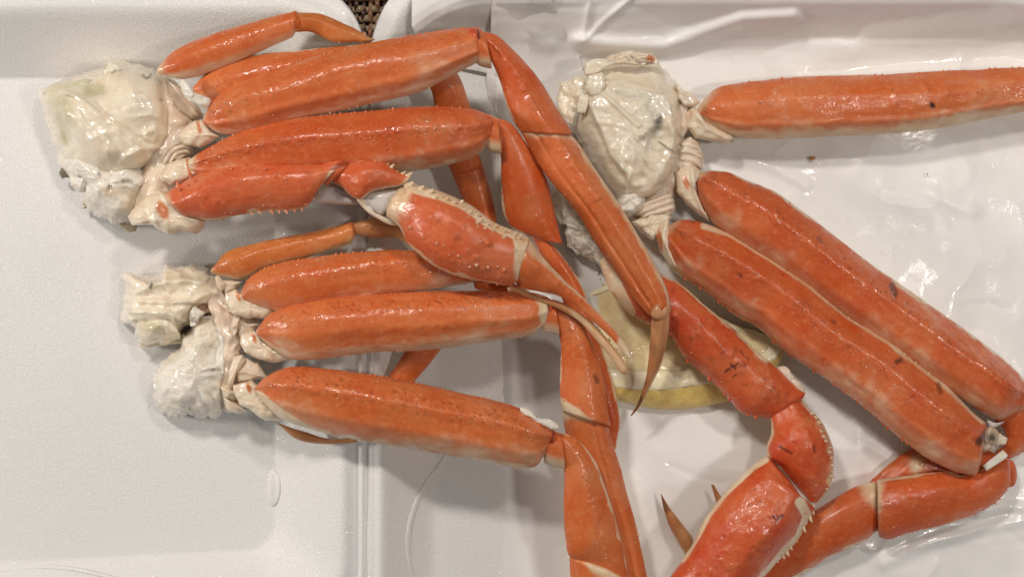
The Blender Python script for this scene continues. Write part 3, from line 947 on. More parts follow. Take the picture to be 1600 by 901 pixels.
bodyA = blob("body", [(62, 143), (112, 122), (140, 112), (160, 108), (172, 97), (205, 97), (246, 113), (266, 140), (280, 172), (281, 205), (268, 226),
                      (252, 248), (222, 270), (180, 285), (140, 285), (108, 265), (88, 232), (75, 195), (64, 165)], 24, 112, 20, M_BODY, CA,
             feat=featA, p=5, jag=2.2, rough=3.0, rscale=40, seed=1, tint=tintA, dark=darkA)
blob("shell_plate", [(64, 144), (88, 132), (112, 130), (132, 124), (150, 126), (168, 140), (160, 152), (140, 148), (118, 152), (90, 152), (72, 156)], 112, 3, 2, M_BODY, bodyA,
     base=lambda x, y: -0.006 * ((x - 130) ** 2) - 0.02 * (y - 138) ** 2, jag=1.5, seed=4, tint=lambda x, y: 0.62 + 0 * x)
blob("shell_plate", [(161, 108), (170, 98), (182, 100), (190, 108), (180, 116), (165, 118)], 112, 3, 2, M_BODY, bodyA, seed=5, jag=1.2,
     tint=lambda x, y: 0.4 + 0 * x, dark=lambda x, y: ridge(x, y, [(161, 108), (165, 102)], 2.5, .5) + ridge(x, y, [(174, 115), (181, 110)], 1.2, .7))
blob("meat_mass", [(92, 240), (120, 228), (160, 246), (195, 250), (222, 246), (236, 262), (226, 284), (240, 300), (226, 322), (214, 345), (188, 350), (152, 334),
                   (130, 312), (122, 288), (100, 268)], 14, 96, 14, M_MEAT, CA, p=2.6, jag=4, rough=10, rscale=30, seed=9,
     tint=lambda x, y: lump(x, y, 170, 300, 18, 14, .7) + lump(x, y, 205, 300, 14, 20, .5),
     dark=lambda x, y: np.maximum.reduce([lump(x, y, 124, 279, 3.5, 6, .8), lump(x, y, 172, 292, 4, 3, 1), lump(x, y, 155, 273, 2.5, 5, .7), lump(x, y, 192, 283, 3, 3, .7), lump(x, y, 156, 302, 3, 7, .5)]))
blob("meat_mass", [(150, 268), (182, 262), (215, 268), (224, 284), (205, 300), (170, 298), (150, 290)], 86, 22, 10, M_MEAT, CA, jag=5, rough=8, rscale=18, seed=12)
blob("meat_mass", [(108, 252), (140, 250), (158, 268), (148, 292), (124, 298), (112, 278)], 66, 22, 10, M_MEAT, CA, jag=4, rough=7, rscale=18, seed=14)
blob("shell_plate", [(95, 262), (108, 270), (110, 277), (98, 279), (92, 272)], 30, 4, 3, M_BODY, bodyA, seed=15, tint=lambda x, y: 1 + 0 * x, dark=lambda x, y: 0.72 + 0 * x)
blob("shell_plate", [(128, 318), (136, 312), (143, 326), (130, 326)], 24, 4, 3, M_BODY, bodyA, seed=16, tint=lambda x, y: 1 + 0 * x, dark=lambda x, y: 0.35 + 0 * x)
blob("shell_plate", [(180, 344), (200, 350), (215, 352), (212, 361), (202, 363), (190, 357)], 30, 5, 4, M_BODY, bodyA, seed=17, tint=lambda x, y: .8 + 0 * x, dark=lambda x, y: 0.25 + 0 * x)
blob("shell_plate", [(190, 292), (225, 268), (262, 258), (285, 268), (268, 288), (235, 302), (205, 318), (190, 312)], 82, 6, 6, M_PINK, bodyA, jag=2, seed=18,
     base=lambda x, y: -0.25 * (y - 285))

blob("hip_membrane", [(240, 112), (270, 126), (296, 152), (312, 182), (312, 205), (296, 232), (304, 262), (292, 296), (284, 340), (240, 352), (206, 340), (215, 280), (232, 220)], 54, 52, 30, M_PINK, CA,
     feat=lambda x, y: 2.5 * np.sin((x * .35 + y) * .16), rough=4, rscale=20, seed=19, p=3.5)
# thin rear leg
l = seg("leg", [(246, 106), (270, 81), (330, 54), (390, 36), (460, 17)], [(250, 117), (284, 124), (330, 114), (390, 89), (455, 60)], [128, 128], M_ORANGE, CA,
        th=.8, eB=.42, under=.05, seed=1, pit=[(.2, .5, .3)], pale0=(5, -.3))
seg("shin_segment", [(463, 20), (500, 22), (535, 36), (563, 50), (580, 62)], [(462, 50), (484, 50), (520, 66), (536, 68), (560, 66)], [126, 112], M_AMBER, l, th=.7, seed=2, cap=(.2, .2), under=-.3)
seg("joint_ring", [(455, 20), (464, 20), (470, 24)], [(452, 60), (462, 52), (468, 48)], 126, M_ORANGE, l, th=.95, seed=3, cap=(.2, .2), dark=[([(460, 22), (461, 45)], 1.6, .6)], under=-.4)
blob("leg_tip", [(546, 64), (560, 55), (571, 50), (574, 57), (586, 62), (566, 68)], 112, 8, 6, M_TIP, l, seed=5)
# second leg, mostly hidden
l = seg("leg", [(303, 134), (322, 115), (360, 95), (420, 83), (500, 76), (600, 68), (690, 66)], [(306, 148), (330, 160), (370, 160), (430, 150), (520, 140), (600, 130), (690, 110)], [122, 126, 130], M_ORANGE, CA,
        th=.8, seed=6, eA=.05, pit=[(.3, .4, .6)], rows=[(.45, .2, 25, 2.6, 1.4, .05, .7)])
seg("knee_segment", [(680, 95), (712, 112), (733, 165), (747, 235), (752, 255)], [(662, 120), (674, 140), (680, 170), (696, 240), (704, 265)], [118, 88, 66], M_ORANGE, l, th=.55, seed=7, under=-.3)
seg("shin_segment", [(751, 248), (766, 296), (775, 344), (790, 420)], [(700, 257), (724, 311), (740, 360), (764, 440)], [60, 44], M_ORANGE, l, th=.5, seed=8, under=-.3)
blob("meat_shred", [(281, 124), (290, 126), (300, 140), (312, 148), (330, 156), (326, 168), (308, 164), (292, 154), (284, 142)], 150, 9, 6, M_MEAT, CA, jag=1.5, rough=4, rscale=7, seed=30)
# third leg: long one with the shin swinging down over the right cluster
l = seg("leg", [(322, 178), (333, 156), (360, 135), (405, 116), (480, 92), (560, 71), (640, 56), (700, 46), (738, 43)],
        [(322, 196), (345, 209), (400, 205), (470, 186), (520, 176), (580, 162), (655, 144), (700, 122), (744, 98)], [142, 152, 156, 154], M_ORANGE, CA,
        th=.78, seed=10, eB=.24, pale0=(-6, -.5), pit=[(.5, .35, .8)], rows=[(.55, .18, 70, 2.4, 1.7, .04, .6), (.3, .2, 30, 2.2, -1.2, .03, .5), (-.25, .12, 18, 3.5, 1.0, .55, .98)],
        ridges=[(-.45, .18, 3)], spA=(46, 1.5, 3, .1, .98, .1), spB=(40, 1.3, 2.6, .3, .95, .7))
seg("joint_ring", [(738, 44), (746, 43), (756, 50)], [(742, 98), (752, 104), (768, 108)], 152, M_ORANGE, l, th=.62, seed=11, cap=(.1, .1), eB=.55, under=.1)
seg("joint_ring", [(733, 44), (741, 43), (748, 46)], [(738, 72), (746, 76), (752, 74)], 160, M_RED, l, th=.9, seed=12, cap=(.2, .2), dark=[([(747, 48), (750, 78)], 2, .8)], under=-.3)
seg("knee_segment", [(752, 49), (772, 54), (796, 72), (826, 102), (850, 135), (868, 168), (886, 195), (894, 209)], [(752, 68), (763, 88), (781, 129), (793, 168), (803, 192), (812, 205)], [152, 146, 134, 126], M_DEEP, l,
    th=.72, seed=13, eB=.05, rows=[(.1, .12, 30, 4, 1.8, .08, .8)], ridges=[(.1, .18, 3)], pit=[(.1, .3, .5)], cap=(.3, .12))
seg("shin_segment", [(893, 212), (903, 223), (929, 264), (960, 307), (996, 364), (1029, 424), (1044, 457), (1047, 478)], [(813, 205), (843, 259), (870, 295), (900, 331), (930, 379), (960, 421), (990, 466), (1012, 490)],
    [126, 128, 132, 134], M_ORANGE, l, th=.66, seed=14, eA=.17, ridges=[(-.42, .10, -2.6), (.3, .2, 2)], rows=[(.2, .2, 45, 3, 1.6, .02, .4), (.55, .12, 40, 2, 1.2, .6, 1)], pale0=(6, 0), cap=(.1, .35), pit=[(.2, .5, .5)])
blob("joint_ring", [(1018, 483), (1028, 474), (1036, 488), (1042, 476), (1049, 480), (1043, 494), (1026, 499), (1017, 494)], 150, 7, 8, M_TIP, l, seed=6)
seg("leg_tip", [(1046, 484), (1045, 520), (1034, 565), (1016, 607), (998, 638), (987, 650)], [(1017, 500), (1015, 529), (1013, 565), (1006, 598), (997, 626), (985, 648)], [136, 118, 92, 70], M_TIP, l,
    th=.8, seed=15, eB=0.0, eA=.25, cap=(.2, .3), under=-.5, dark=[([(1001, 625), (986, 649)], 5, .55)], ridges=[(.2, .12, 2)])
# fourth leg
l = seg("leg", [(296, 250), (315, 236), (360, 213), (420, 192), (480, 182), (550, 176), (640, 168), (700, 167), (745, 172), (765, 180)],
        [(300, 268), (320, 276), (380, 280), (450, 278), (540, 276), (625, 271), (700, 258), (736, 247), (754, 236), (763, 220)], [144, 158, 160, 156], M_DEEP, CA,
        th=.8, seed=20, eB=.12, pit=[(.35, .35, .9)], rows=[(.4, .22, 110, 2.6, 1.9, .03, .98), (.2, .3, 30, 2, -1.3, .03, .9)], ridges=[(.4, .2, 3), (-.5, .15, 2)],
        spA=(50, 1.5, 3.0, .1, .98, .25), pale0=(4, -.3))
seg("joint_ring", [(760, 178), (768, 180), (778, 186)], [(758, 228), (766, 236), (782, 240)], 150, M_ORANGE, l, th=.62, seed=21, cap=(.1, .1), eB=.55, under=.1)
seg("joint_ring", [(757, 178), (764, 180), (769, 184)], [(760, 202), (766, 205), (770, 202)], 160, M_RED, l, th=.8, seed=22, cap=(.2, .2), dark=[([(768, 182), (770, 205)], 2, .8)], under=-.3)
seg("knee_segment", [(772, 183), (799, 194), (830, 235), (856, 285), (868, 340), (879, 380)], [(774, 205), (782, 235), (784, 280), (787, 335), (806, 360), (850, 376)], [140, 120, 100, 92], M_DEEP, l,
    th=.5, seed=23, cap=(.2, .08), eB=.03, under=-.2)
seg("shin_segment", [(868, 386), (891, 418), (909, 446), (932, 515), (950, 572), (962, 616), (969, 661), (964, 700)], [(826, 362), (846, 400), (870, 440), (890, 510), (905, 570), (925, 620), (938, 660), (944, 700)],
    [76, 64, 56, 50], M_DEEP, l, th=.6, seed=24, eA=.10, spA=(26, 1.4, 2.4, .05, .6, .4), cap=(.15, .3), under=-.3)
# claw arm
l = seg("claw_arm", [(258, 303), (300, 277), (360, 256), (400, 253), (460, 249), (505, 250), (534, 252)], [(300, 340), (333, 345), (375, 335), (420, 331), (466, 328), (484, 320), (494, 300)], [146, 166, 176], M_CORAL, CA,
        th=.78, seed=25, pit=[(0, .6, .25)], rows=[(-.1, .4, 26, 3.5, 1.8, .1, .9), (.35, .15, 8, 4, 2.4, .6, .95)], spA=(12, 3.0, 6.5, .05, .95, .25), spB=(13, 2.4, 5.5, .2, .97, .3), eB=.06,
        spT=[(.75, .08, 10, 2.4, 4.5, .05, .6, .15)], pale0=(-10, -.4), cap=(.35, .12), pale1=(5, 0))
seg("joint_ring", [(508, 252), (530, 249), (545, 253)], [(500, 284), (512, 290), (520, 282)], 190, M_CORAL, l, th=.55, seed=26, cap=(.3, .3), dark=[([(511, 282), (522, 262), (542, 254)], 5, .55)], under=-.3)
blob("joint_membrane", [(494, 290), (515, 286), (532, 290), (548, 306), (560, 318), (540, 320), (512, 318), (494, 316)], 150, 12, 12, M_GREYJ, l, seed=27, feat=lambda x, y: ridge(x, y, [(500, 300), (525, 292), (545, 304)], 3, 4))
seg("wrist_segment", [(520, 268), (545, 254), (570, 250), (597, 252), (622, 268), (643, 275)], [(522, 286), (534, 292), (549, 306), (563, 312), (584, 299), (632, 288)], [182, 192, 196], M_CORAL, l,
    th=.72, seed=28, cap=(.2, .15), rows=[(0, .4, 16, 4, 1.6, .1, .9)], spA=(9, 2.8, 6, .35, 1, .9), pale1=(6, .2), eB=.08)
blob("wrist_joint", [(566, 302), (585, 295), (612, 293), (634, 290), (628, 304), (616, 318), (608, 334), (596, 338), (580, 330), (568, 318)], 172, 20, 16, M_GREYJ, l, seed=29,
     dark=lambda x, y: ridge(x, y, [(605, 331), (601, 336)], 3.2, 1))
blob("wrist_joint", [(556, 308), (568, 306), (572, 322), (590, 336), (606, 342), (622, 352), (612, 352), (590, 342), (570, 328)], 176, 8, 8, M_HIP, l, seed=31)
def palm_pale(x, y):
    line = [(640, 287), (688, 299), (724, 314), (772, 347), (820, 368)]
    d = polydist(x, y, line)
    return np.maximum(sstep(17, 9, d), 0)
hand = seg("claw_hand", [(628, 293), (645, 286), (658, 291), (688, 299), (724, 314), (748, 329), (772, 347), (799, 359), (826, 372)],
           [(606, 338), (625, 356), (634, 377), (655, 398), (685, 419), (724, 434), (760, 440), (793, 446), (806, 442)], [188, 206, 206, 196], M_CORAL, CA,
           th=.74, seed=32, cap=(.28, .12), palefn=palm_pale, eB=.05, pale0=(16, -.1), pale1=(12, -.35),
           rows=[(.35, .12, 14, 4.5, 2.6, .12, .95), (-.35, .14, 16, 3.2, 2.0, .1, .95), (-.6, .1, 10, 3, 1.6, .3, .9)],
           spT=[(.86, .05, 15, 5.0, 8, .06, .98, 1.0), (.66, .05, 7, 3.4, 5, .5, 1.0, .9), (.32, .09, 17, 3.6, 4.6, .08, .95, .6), (-.05, .2, 9, 2.2, 3.2, .1, .95, .35), (-.42, .10, 13, 2.4, 3.4, .1, .95, .45), (.5, .3, 12, 3.0, 4.5, .8, 1.0, .7)],
           spB=(14, 1.8, 3, .2, .95, .3), pit=[(0, .8, .15)])
blob("finger_joint", [(800, 392), (816, 378), (828, 374), (832, 388), (826, 408), (810, 420), (796, 424)], 190, 16, 10, M_GREYJ, hand, seed=33)
seg("claw_finger", [(818, 370), (828, 377), (850, 404), (880, 436), (905, 457), (935, 487), (962, 517), (981, 542), (988, 557)], [(795, 430), (812, 447), (845, 455), (880, 466), (905, 483), (930, 504), (955, 527), (975, 552), (983, 560)],
    [196, 186, 172, 160], M_ORANGE, hand, th=.8, seed=34, eA=.38, pale0=(10, 0), cap=(.2, .4), under=-.35, rows=[(.5, .2, 22, 3.5, 1.6, .05, .6)], pale1=(34, -.4), nz=1.0,
    dark=[([(797, 440), (810, 446)], 4, .7)])
seg("claw_finger", [(800, 446), (840, 462), (880, 474), (914, 495), (948, 528), (968, 553), (981, 574), (981, 582)], [(796, 452), (835, 468), (872, 482), (902, 500), (932, 532), (958, 565), (972, 583), (978, 584)],
    [176, 164, 152, 146], M_TIP, hand, th=.9, seed=35, palebase=0, cap=(.3, .4), under=-.4, palefn=lambda x, y: sstep(880, 905, x), spA=(20, 1.9, 2.6, .48, .97, 1.0))
blob("finger_joint", [(793, 449), (815, 450), (830, 457), (812, 459), (796, 456)], 150, 5, 4, M_HIP, hand, seed=36)

# hip joints of this cluster
blob("hip_joint", [(255, 118), (275, 128), (292, 150), (312, 168), (318, 182), (300, 186), (280, 172), (262, 142)], 96, 20, 14, M_PINK, CA, feat=lambda x, y: ridge(x, y, [(262, 122), (285, 155), (310, 180)], 4, 5), seed=40)
blob("hip_joint", [(277, 212), (292, 196), (304, 188), (316, 187), (330, 204), (345, 213), (330, 224), (312, 232), (288, 226)], 122, 34, 26, M_HIP, CA, seed=41,
     feat=lambda x, y: ridge(x, y, [(314, 188), (326, 206), (342, 214)], 4, 5) + ridge(x, y, [(290, 200), (300, 226)], 4, 4), p=3.6, rough=3, rscale=10, tint=lambda x, y: ridge(x, y, [(309, 191), (313, 206)], 4.5, .8))
blob("hip_joint", [(248, 236), (262, 224), (284, 218), (300, 226), (302, 240), (280, 250), (262, 262), (250, 256)], 96, 26, 20, M_PINK, CA, seed=42,
     feat=lambda x, y: 4 * np.sin((np.hypot(x - 290, y - 262)) * 0.8))
blob("hip_joint", [(250, 272), (262, 256), (280, 248), (298, 246), (302, 258), (316, 272), (300, 280), (282, 286), (266, 290), (252, 282)], 122, 34, 26, M_HIP, CA, seed=43,
     feat=lambda x, y: ridge(x, y, [(298, 247), (304, 262), (316, 272)], 3.5, 6) + ridge(x, y, [(252, 274), (264, 278), (272, 290)], 4, 4), tint=lambda x, y: ridge(x, y, [(293, 250), (297, 272)], 4, 1))
blob("hip_joint", [(200, 338), (212, 322), (226, 308), (248, 298), (262, 300), (280, 318), (300, 336), (322, 345), (318, 358), (307, 366), (285, 362), (262, 366), (246, 358), (238, 352), (206, 352)],
     116, 40, 34, M_HIP, CA, seed=44, feat=lambda x, y: ridge(x, y, [(252, 300), (272, 322), (310, 346), (318, 350)], 5, 7) + ridge(x, y, [(240, 330), (244, 352)], 4, 5) - ridge(x, y, [(225, 318), (236, 350)], 6, 4),
     tint=lambda x, y: lump(x, y, 254, 328, 9, 16, 1.3, -25))

# ================================================================== crab cluster, lower left
CB = empty("crab_cluster", 290, 530, 0, "crab leg cluster at lower left with torn white body and two long parallel legs", "crab legs", "cooked crab leg clusters")
def featB1(x, y):
    return (ridge(x, y, [(212, 458), (250, 440), (290, 438), (318, 440)], 5, 8) + ridge(x, y, [(220, 470), (260, 472), (300, 470), (330, 455)], 4, 7)
            - lump(x, y, 270, 457, 20, 8, 8) + ridge(x, y, [(205, 486), (258, 488), (285, 500)], 4, 8) + side(x, y, (330, 470), (196, 498), 5, 6)
            - ridge(x, y, [(215, 502), (262, 500), (290, 515)], 5, 9))
bodyB = blob("body", [(196, 429), (225, 431), (250, 428), (258, 413), (275, 412), (302, 413), (328, 424), (340, 440), (350, 462), (338, 474), (318, 480), (302, 500), (282, 520), (284, 532), (255, 537), (222, 541), (208, 514), (193, 500), (193, 478), (198, 455)],
             14, 78, 14, M_BODY, CB, feat=featB1, p=3.4, jag=4.0, rough=6, rscale=24, seed=50,
             tint=lambda x, y: lump(x, y, 235, 510, 34, 14, .75) + lump(x, y, 203, 486, 6, 8, .5),
             dark=lambda x, y: np.maximum(ridge(x, y, [(235, 449), (237, 444)], 2.4, .95), lump(x, y, 203, 487, 4, 6, .25)))
blob("shell_plate", [(214, 540), (222, 530), (250, 524), (280, 522), (292, 528), (284, 536), (255, 538), (226, 544)], 40, 4, 3, M_BODY, bodyB, seed=51, tint=lambda x, y: .45 + 0 * x, jag=1.5)
def featB2(x, y):
    return (ridge(x, y, [(346, 512), (352, 545), (350, 580)], 7, 12) - lump(x, y, 326, 551, 10, 16, 11, 20) + ridge(x, y, [(300, 560), (320, 575), (340, 572)], 4, 6)
            - ridge(x, y, [(338, 520), (334, 560)], 5, 7) + 3 * np.sin((x - y * .6) * .45) * lump(x, y, 325, 632, 26, 18, 1))
blob("body", [(305, 486), (322, 482), (345, 486), (360, 510), (362, 540), (364, 580), (358, 606), (356, 632), (346, 648), (322, 653), (296, 648), (283, 651), (262, 645), (243, 630), (239, 600), (250, 570), (270, 552), (286, 534), (284, 524), (298, 512)],
     14, 84, 14, M_MEAT, CB, feat=featB2, p=3.2, jag=4.0, rough=7, rscale=28, seed=52, center=(305, 585),
     tint=lambda x, y: lump(x, y, 297, 582, 10, 5, .55) + lump(x, y, 326, 551, 8, 14, .5) + lump(x, y, 270, 600, 5, 16, .4) + lump(x, y, 318, 625, 5, 12, .45),
     dark=lambda x, y: np.maximum.reduce([lump(x, y, 241, 610, 1.8, 3, .8), lump(x, y, 333, 577, 2, 2, .9), lump(x, y, 330, 540, 2, 2, .7), lump(x, y, 281, 649, 3, 3, .4)]))
blob("shell_plate", [(240, 600), (250, 590), (262, 600), (262, 622), (250, 634), (242, 626)], 46, 5, 3, M_BODY, bodyB, seed=53)
blob("shell_plate", [(300, 480), (325, 468), (345, 470), (352, 478), (336, 486), (312, 492)], 66, 6, 6, M_PINK, bodyB, seed=54, jag=1.5, tint=lambda x, y: .8 + 0 * x)
blob("meat_shred", [(296, 492), (302, 478), (312, 482), (320, 488), (312, 496), (308, 506), (298, 510)], 84, 10, 5, M_MEAT, CB, jag=3, rough=6, rscale=7, seed=55)
blob("hip_membrane", [(322, 430), (348, 438), (372, 458), (376, 480), (378, 500), (388, 520), (380, 556), (390, 600), (384, 634), (352, 644), (340, 600), (345, 540), (330, 490), (316, 455)], 44, 46, 26, M_PINK, CB,
     feat=lambda x, y: 2.5 * np.sin((y - x * .3) * .2), rough=4, rscale=18, seed=56, p=3.5, center=(356, 545))
# membranes between hips
for k, (pl, z0) in enumerate([([(336, 432), (342, 428), (352, 446), (346, 456), (338, 446)], 100), ([(344, 438), (362, 436), (380, 440), (370, 450), (352, 458)], 98),
                              ([(356, 486), (366, 470), (380, 480), (396, 486), (376, 500)], 90),
                              ([(360, 510), (366, 492), (376, 494), (370, 520), (366, 526)], 104), ([(370, 496), (390, 494), (408, 506), (396, 520), (372, 526)], 98),
                              ([(356, 602), (358, 578), (366, 558), (378, 554), (384, 562), (370, 582), (362, 606)], 104), ([(368, 580), (384, 560), (404, 566), (418, 590), (396, 594), (370, 598)], 98),
                              ([(348, 618), (360, 622), (386, 640), (372, 646), (354, 640)], 84), ([(344, 604), (356, 600), (372, 612), (368, 626), (350, 622)], 90)]):
    blob("hip_joint", pl, z0 - 4, 12, 16, M_PINK if k not in (7, 8) else M_HIP, CB, seed=60 + k, res=2.0,
         feat=(lambda a: (lambda x, y: ridge(x, y, [tuple(a[0]), tuple(np.mean(a, 0)), tuple(a[len(a) // 2])], 3, 4)))(pl))
# thin rear leg
l = seg("leg", [(330, 420), (354, 394), (390, 382), (440, 371), (480, 364), (548, 347)], [(332, 428), (378, 436), (410, 420), (450, 410), (490, 400), (548, 380)], [104, 112, 116], M_AMBER, CB, th=.7, seed=70, eB=.3, pale0=(3, 0))
seg("shin_segment", [(550, 349), (586, 341), (622, 350), (660, 372)], [(552, 364), (586, 372), (622, 372), (650, 392)], [112, 104], M_AMBER, l, th=.7, seed=71, palebase=.45, under=-.1, cap=(.2, .2))
# second leg
l = seg("leg", [(376, 456), (387, 436), (408, 421), (440, 410), (480, 403), (550, 394), (640, 391), (720, 402), (760, 415)], [(384, 472), (420, 484), (460, 486), (520, 474), (600, 462), (670, 453), (742, 440), (765, 434)], [124, 140, 140, 136], M_ORANGE, CB,
        th=.78, seed=72, pit=[(.5, .3, .9)], rows=[(.5, .2, 80, 2.4, 1.6, .03, .7)], eB=.14, pale0=(-8, -.4), spA=(34, 1.3, 2.4, .05, .7, .2), )
seg("knee_segment", [(745, 428), (780, 436), (820, 452), (850, 480)], [(744, 452), (790, 462), (820, 478), (840, 500)], [126, 84], M_ORANGE, l, th=.7, seed=73, under=-.4)
seg("shin_segment", [(637, 540), (622, 566), (606, 588), (590, 614), (574, 650)], [(695, 540), (670, 570), (646, 597), (620, 630), (596, 660)], [100, 98], M_ORANGE, l, th=.5, seed=75, under=-.4)
# third leg
l = seg("leg", [(402, 514), (418, 493), (448, 478), (505, 466), (580, 460), (670, 455), (745, 454), (805, 455), (835, 458), (852, 463)],
        [(404, 526), (430, 547), (460, 561), (535, 556), (580, 551), (655, 547), (715, 541), (775, 532), (829, 523), (848, 508)], [136, 150, 152, 148], M_ORANGE, CB,
        th=.8, seed=80, pit=[(.55, .28, 1.0)], rows=[(.6, .14, 60, 2.2, -1.4, .05, .95), (.55, .2, 60, 2.4, 1.6, .05, .98), (-.2, .06, 20, 4, 1.6, .45, .9)], ridges=[(-.15, .22, 2.2), (-.55, .2, -1.2)],
        eB=.22, pale0=(-4, -.6), spA=(50, 1.3, 2.4, .1, .95, .15), spB=(50, 1.3, 2.6, .25, .95, .6), pale1=(8, -.2))
seg("joint_ring", [(848, 463), (858, 465), (866, 470)], [(846, 516), (858, 520), (874, 524)], 142, M_ORANGE, l, th=.62, seed=81, cap=(.1, .1), eB=.55, under=.1)
seg("joint_ring", [(843, 462), (853, 464), (861, 468)], [(848, 488), (855, 491), (862, 491)], 154, M_RED, l, th=.8, seed=82, cap=(.2, .2), dark=[([(858, 468), (856, 490)], 2.2, .7)], under=-.3)
seg("knee_segment", [(864, 468), (882, 475), (902, 494), (920, 526), (932, 559), (944, 598), (950, 640), (954, 664)], [(862, 490), (872, 517), (876, 541), (875, 580), (875, 622), (877, 640)], [142, 130, 112, 104], M_ORANGE, l,
    th=.6, seed=83, cap=(.25, .1), pit=[(.3, .4, .5)], rows=[(.2, .3, 40, 2.6, 1.3, .02, .6)], dark=[([(930, 588), (933, 596)], 4, .6)], eB=.03, pale1=(5, .5))
seg("shin_segment", [(952, 668), (959, 697), (971, 733), (980, 772), (992, 811), (1004, 865), (1012, 905), (1024, 960)], [(878, 640), (884, 680), (894, 720), (908, 770), (922, 811), (940, 865), (950, 905), (965, 960)],
    [96, 76, 64, 56], M_ORANGE, l, th=.55, seed=84, cap=(.1, .3), ridges=[(.3, .10, -3.5), (.7, .15, 2)], spA=(30, 1.2, 2.2, .1, .8, .5), pale0=(-2, .35))
# fourth leg
l = seg("leg", [(398, 604), (418, 586), (448, 574), (490, 574), (550, 580), (610, 589), (670, 602), (730, 616), (775, 625), (820, 640), (850, 658), (868, 673)],
        [(398, 612), (412, 628), (439, 653), (490, 671), (550, 685), (640, 700), (700, 710), (760, 721), (820, 731), (838, 727), (850, 712), (858, 698)], [134, 148, 150, 146], M_ORANGE, CB,
        th=.78, seed=90, pit=[(.5, .38, 1.0)], rows=[(.5, .2, 90, 2.3, -1.4, .03, .9), (.35, .25, 60, 2.8, 1.5, .1, .95)], eB=.07, ridges=[(.35, .2, 3), (-.5, .15, 2)],
        spA=(46, 1.4, 2.6, .15, .9, .2), spB=(46, 1.4, 2.8, .25, .95, .6), palefn=lambda x, y: sstep(26, 16, polydist(x, y, [(398, 630), (425, 654), (470, 676)]) + np.clip((x - 430) * .09, 0, 30)))
blob("meat_shred", [(812, 636), (826, 640), (840, 652), (860, 655), (874, 668), (866, 672), (848, 664), (828, 652), (814, 644)], 164, 5, 5, M_MEAT, CB, jag=1.5, rough=3, rscale=6, seed=91)
seg("joint_ring", [(858, 670), (866, 674), (878, 680)], [(850, 722), (862, 728), (882, 732)], 140, M_ORANGE, l, th=.62, seed=92, cap=(.1, .1), eB=.55, under=.1)
seg("joint_ring", [(856, 668), (863, 672), (869, 676)], [(848, 694), (856, 697), (864, 697)], 152, M_RED, l, th=.8, seed=93, cap=(.2, .2), dark=[([(866, 674), (860, 697)], 2.2, .7)], under=-.3)
seg("knee_segment", [(866, 674), (890, 679), (905, 688), (929, 718), (944, 757), (959, 799), (971, 847), (981, 895), (983, 906)], [(862, 694), (872, 712), (880, 733), (880, 796), (884, 841), (890, 868), (920, 884), (950, 898)], [140, 128, 114, 108], M_ORANGE, l,
    th=.58, seed=94, cap=(.25, .1), pit=[(.3, .5, .5)], rows=[(.3, .3, 50, 2.6, 1.3, .02, .8)], eA=.06, dark=[([(917, 750), (917.5, 751)], 2, .6)])
seg("shin_segment", [(984, 908), (1000, 960), (1020, 1010)], [(890, 872), (893, 930), (902, 1000)], [104, 90], M_ORANGE, l, th=.5, seed=95, pale0=(6, -.4), cap=(.2, .3))
# tip of a hidden leg below the fourth leg
seg("leg_tip", [(430, 658), (470, 672), (510, 684), (556, 686)], [(432, 662), (465, 686), (505, 694), (556, 690)], [96, 100], M_TIP, CB, th=1.0, seed=96, cap=(.2, .3), under=-.5)
# flanges
for k, (pl, tn) in enumerate([([(351, 458), (369, 452), (384, 466), (410, 478), (430, 487), (414, 498), (386, 496), (364, 490), (351, 472)], (372, 462)),
                              ([(376, 522), (397, 515), (408, 530), (432, 546), (460, 561), (428, 567), (400, 560), (382, 550), (375, 536)], (397, 528)),
                              ([(364, 602), (378, 597), (394, 593), (408, 606), (424, 628), (452, 656), (414, 656), (390, 640), (374, 632), (366, 616)], (389, 606))]):
    blob("hip_joint", pl, 112, 20, 30, M_HIP, CB, seed=100 + k, p=3.6, rough=2.5, rscale=10, jag=.8, feat=(lambda a: lambda x, y: ridge(x, y, [a[1], a[3], a[4]], 5, 6) + ridge(x, y, [a[0], a[-1], a[-2]], 5, 3))(pl),
         tint=(lambda c: lambda x, y: lump(x, y, c[0], c[1], 4, 11, 1.1, -20))(tn))

# ================================================================== crab cluster, right
CC = empty("crab_cluster", 1000, 230, 6, "crab leg cluster at right with long diagonal legs and claw at the bottom edge", "crab legs", "cooked crab leg clusters")
def featC(x, y):
    e = ridge(x, y, [(942, 146), (975, 177), (1000, 196)], 3, 4) + side(x, y, (1004, 198), (940, 143), 4, 5)
    e = e + ridge(x, y, [(921, 166), (940, 205), (955, 240), (975, 268)], 3, 4) + side(x, y, (975, 270), (920, 165), 4, -6)
    e = e + ridge(x, y, [(940, 130), (975, 125), (1000, 136), (1036, 144)], 3.5, 5) + side(x, y, (930, 120), (1040, 142), 5, -5)
    e = e + ridge(x, y, [(1050, 190), (1056, 215), (1050, 240), (1040, 260), (1020, 295), (1000, 310)], 9, 12)
    e = e - lump(x, y, 1026, 200, 10, 22, 10, 10) - lump(x, y, 1003, 275, 9, 10, 9)
    e = e + ridge(x, y, [(995, 218), (1012, 204), (1022, 196)], 4, 5) - lump(x, y, 1008, 222, 11, 12, 5)
    e = e + ridge(x, y, [(975, 262), (985, 270), (978, 292)], 4, 6)
    P_ = np.c_[x, y, 0 * x]
    e = e - 6 * np.abs(fbm(P_, 20, 2, 87)) * (lump(x, y, 1010, 250, 34, 40, 1) + .6 * lump(x, y, 930, 130, 30, 20, 1)) - 2.5 * np.abs(fbm(P_, 26, 3, 88))
    e = e + crease(x, y, (975, 268), (921, 166), .35) + crease(x, y, (935, 122), (1040, 140), .35) + crease(x, y, (1052, 130), (1058, 260), .6)
    return e
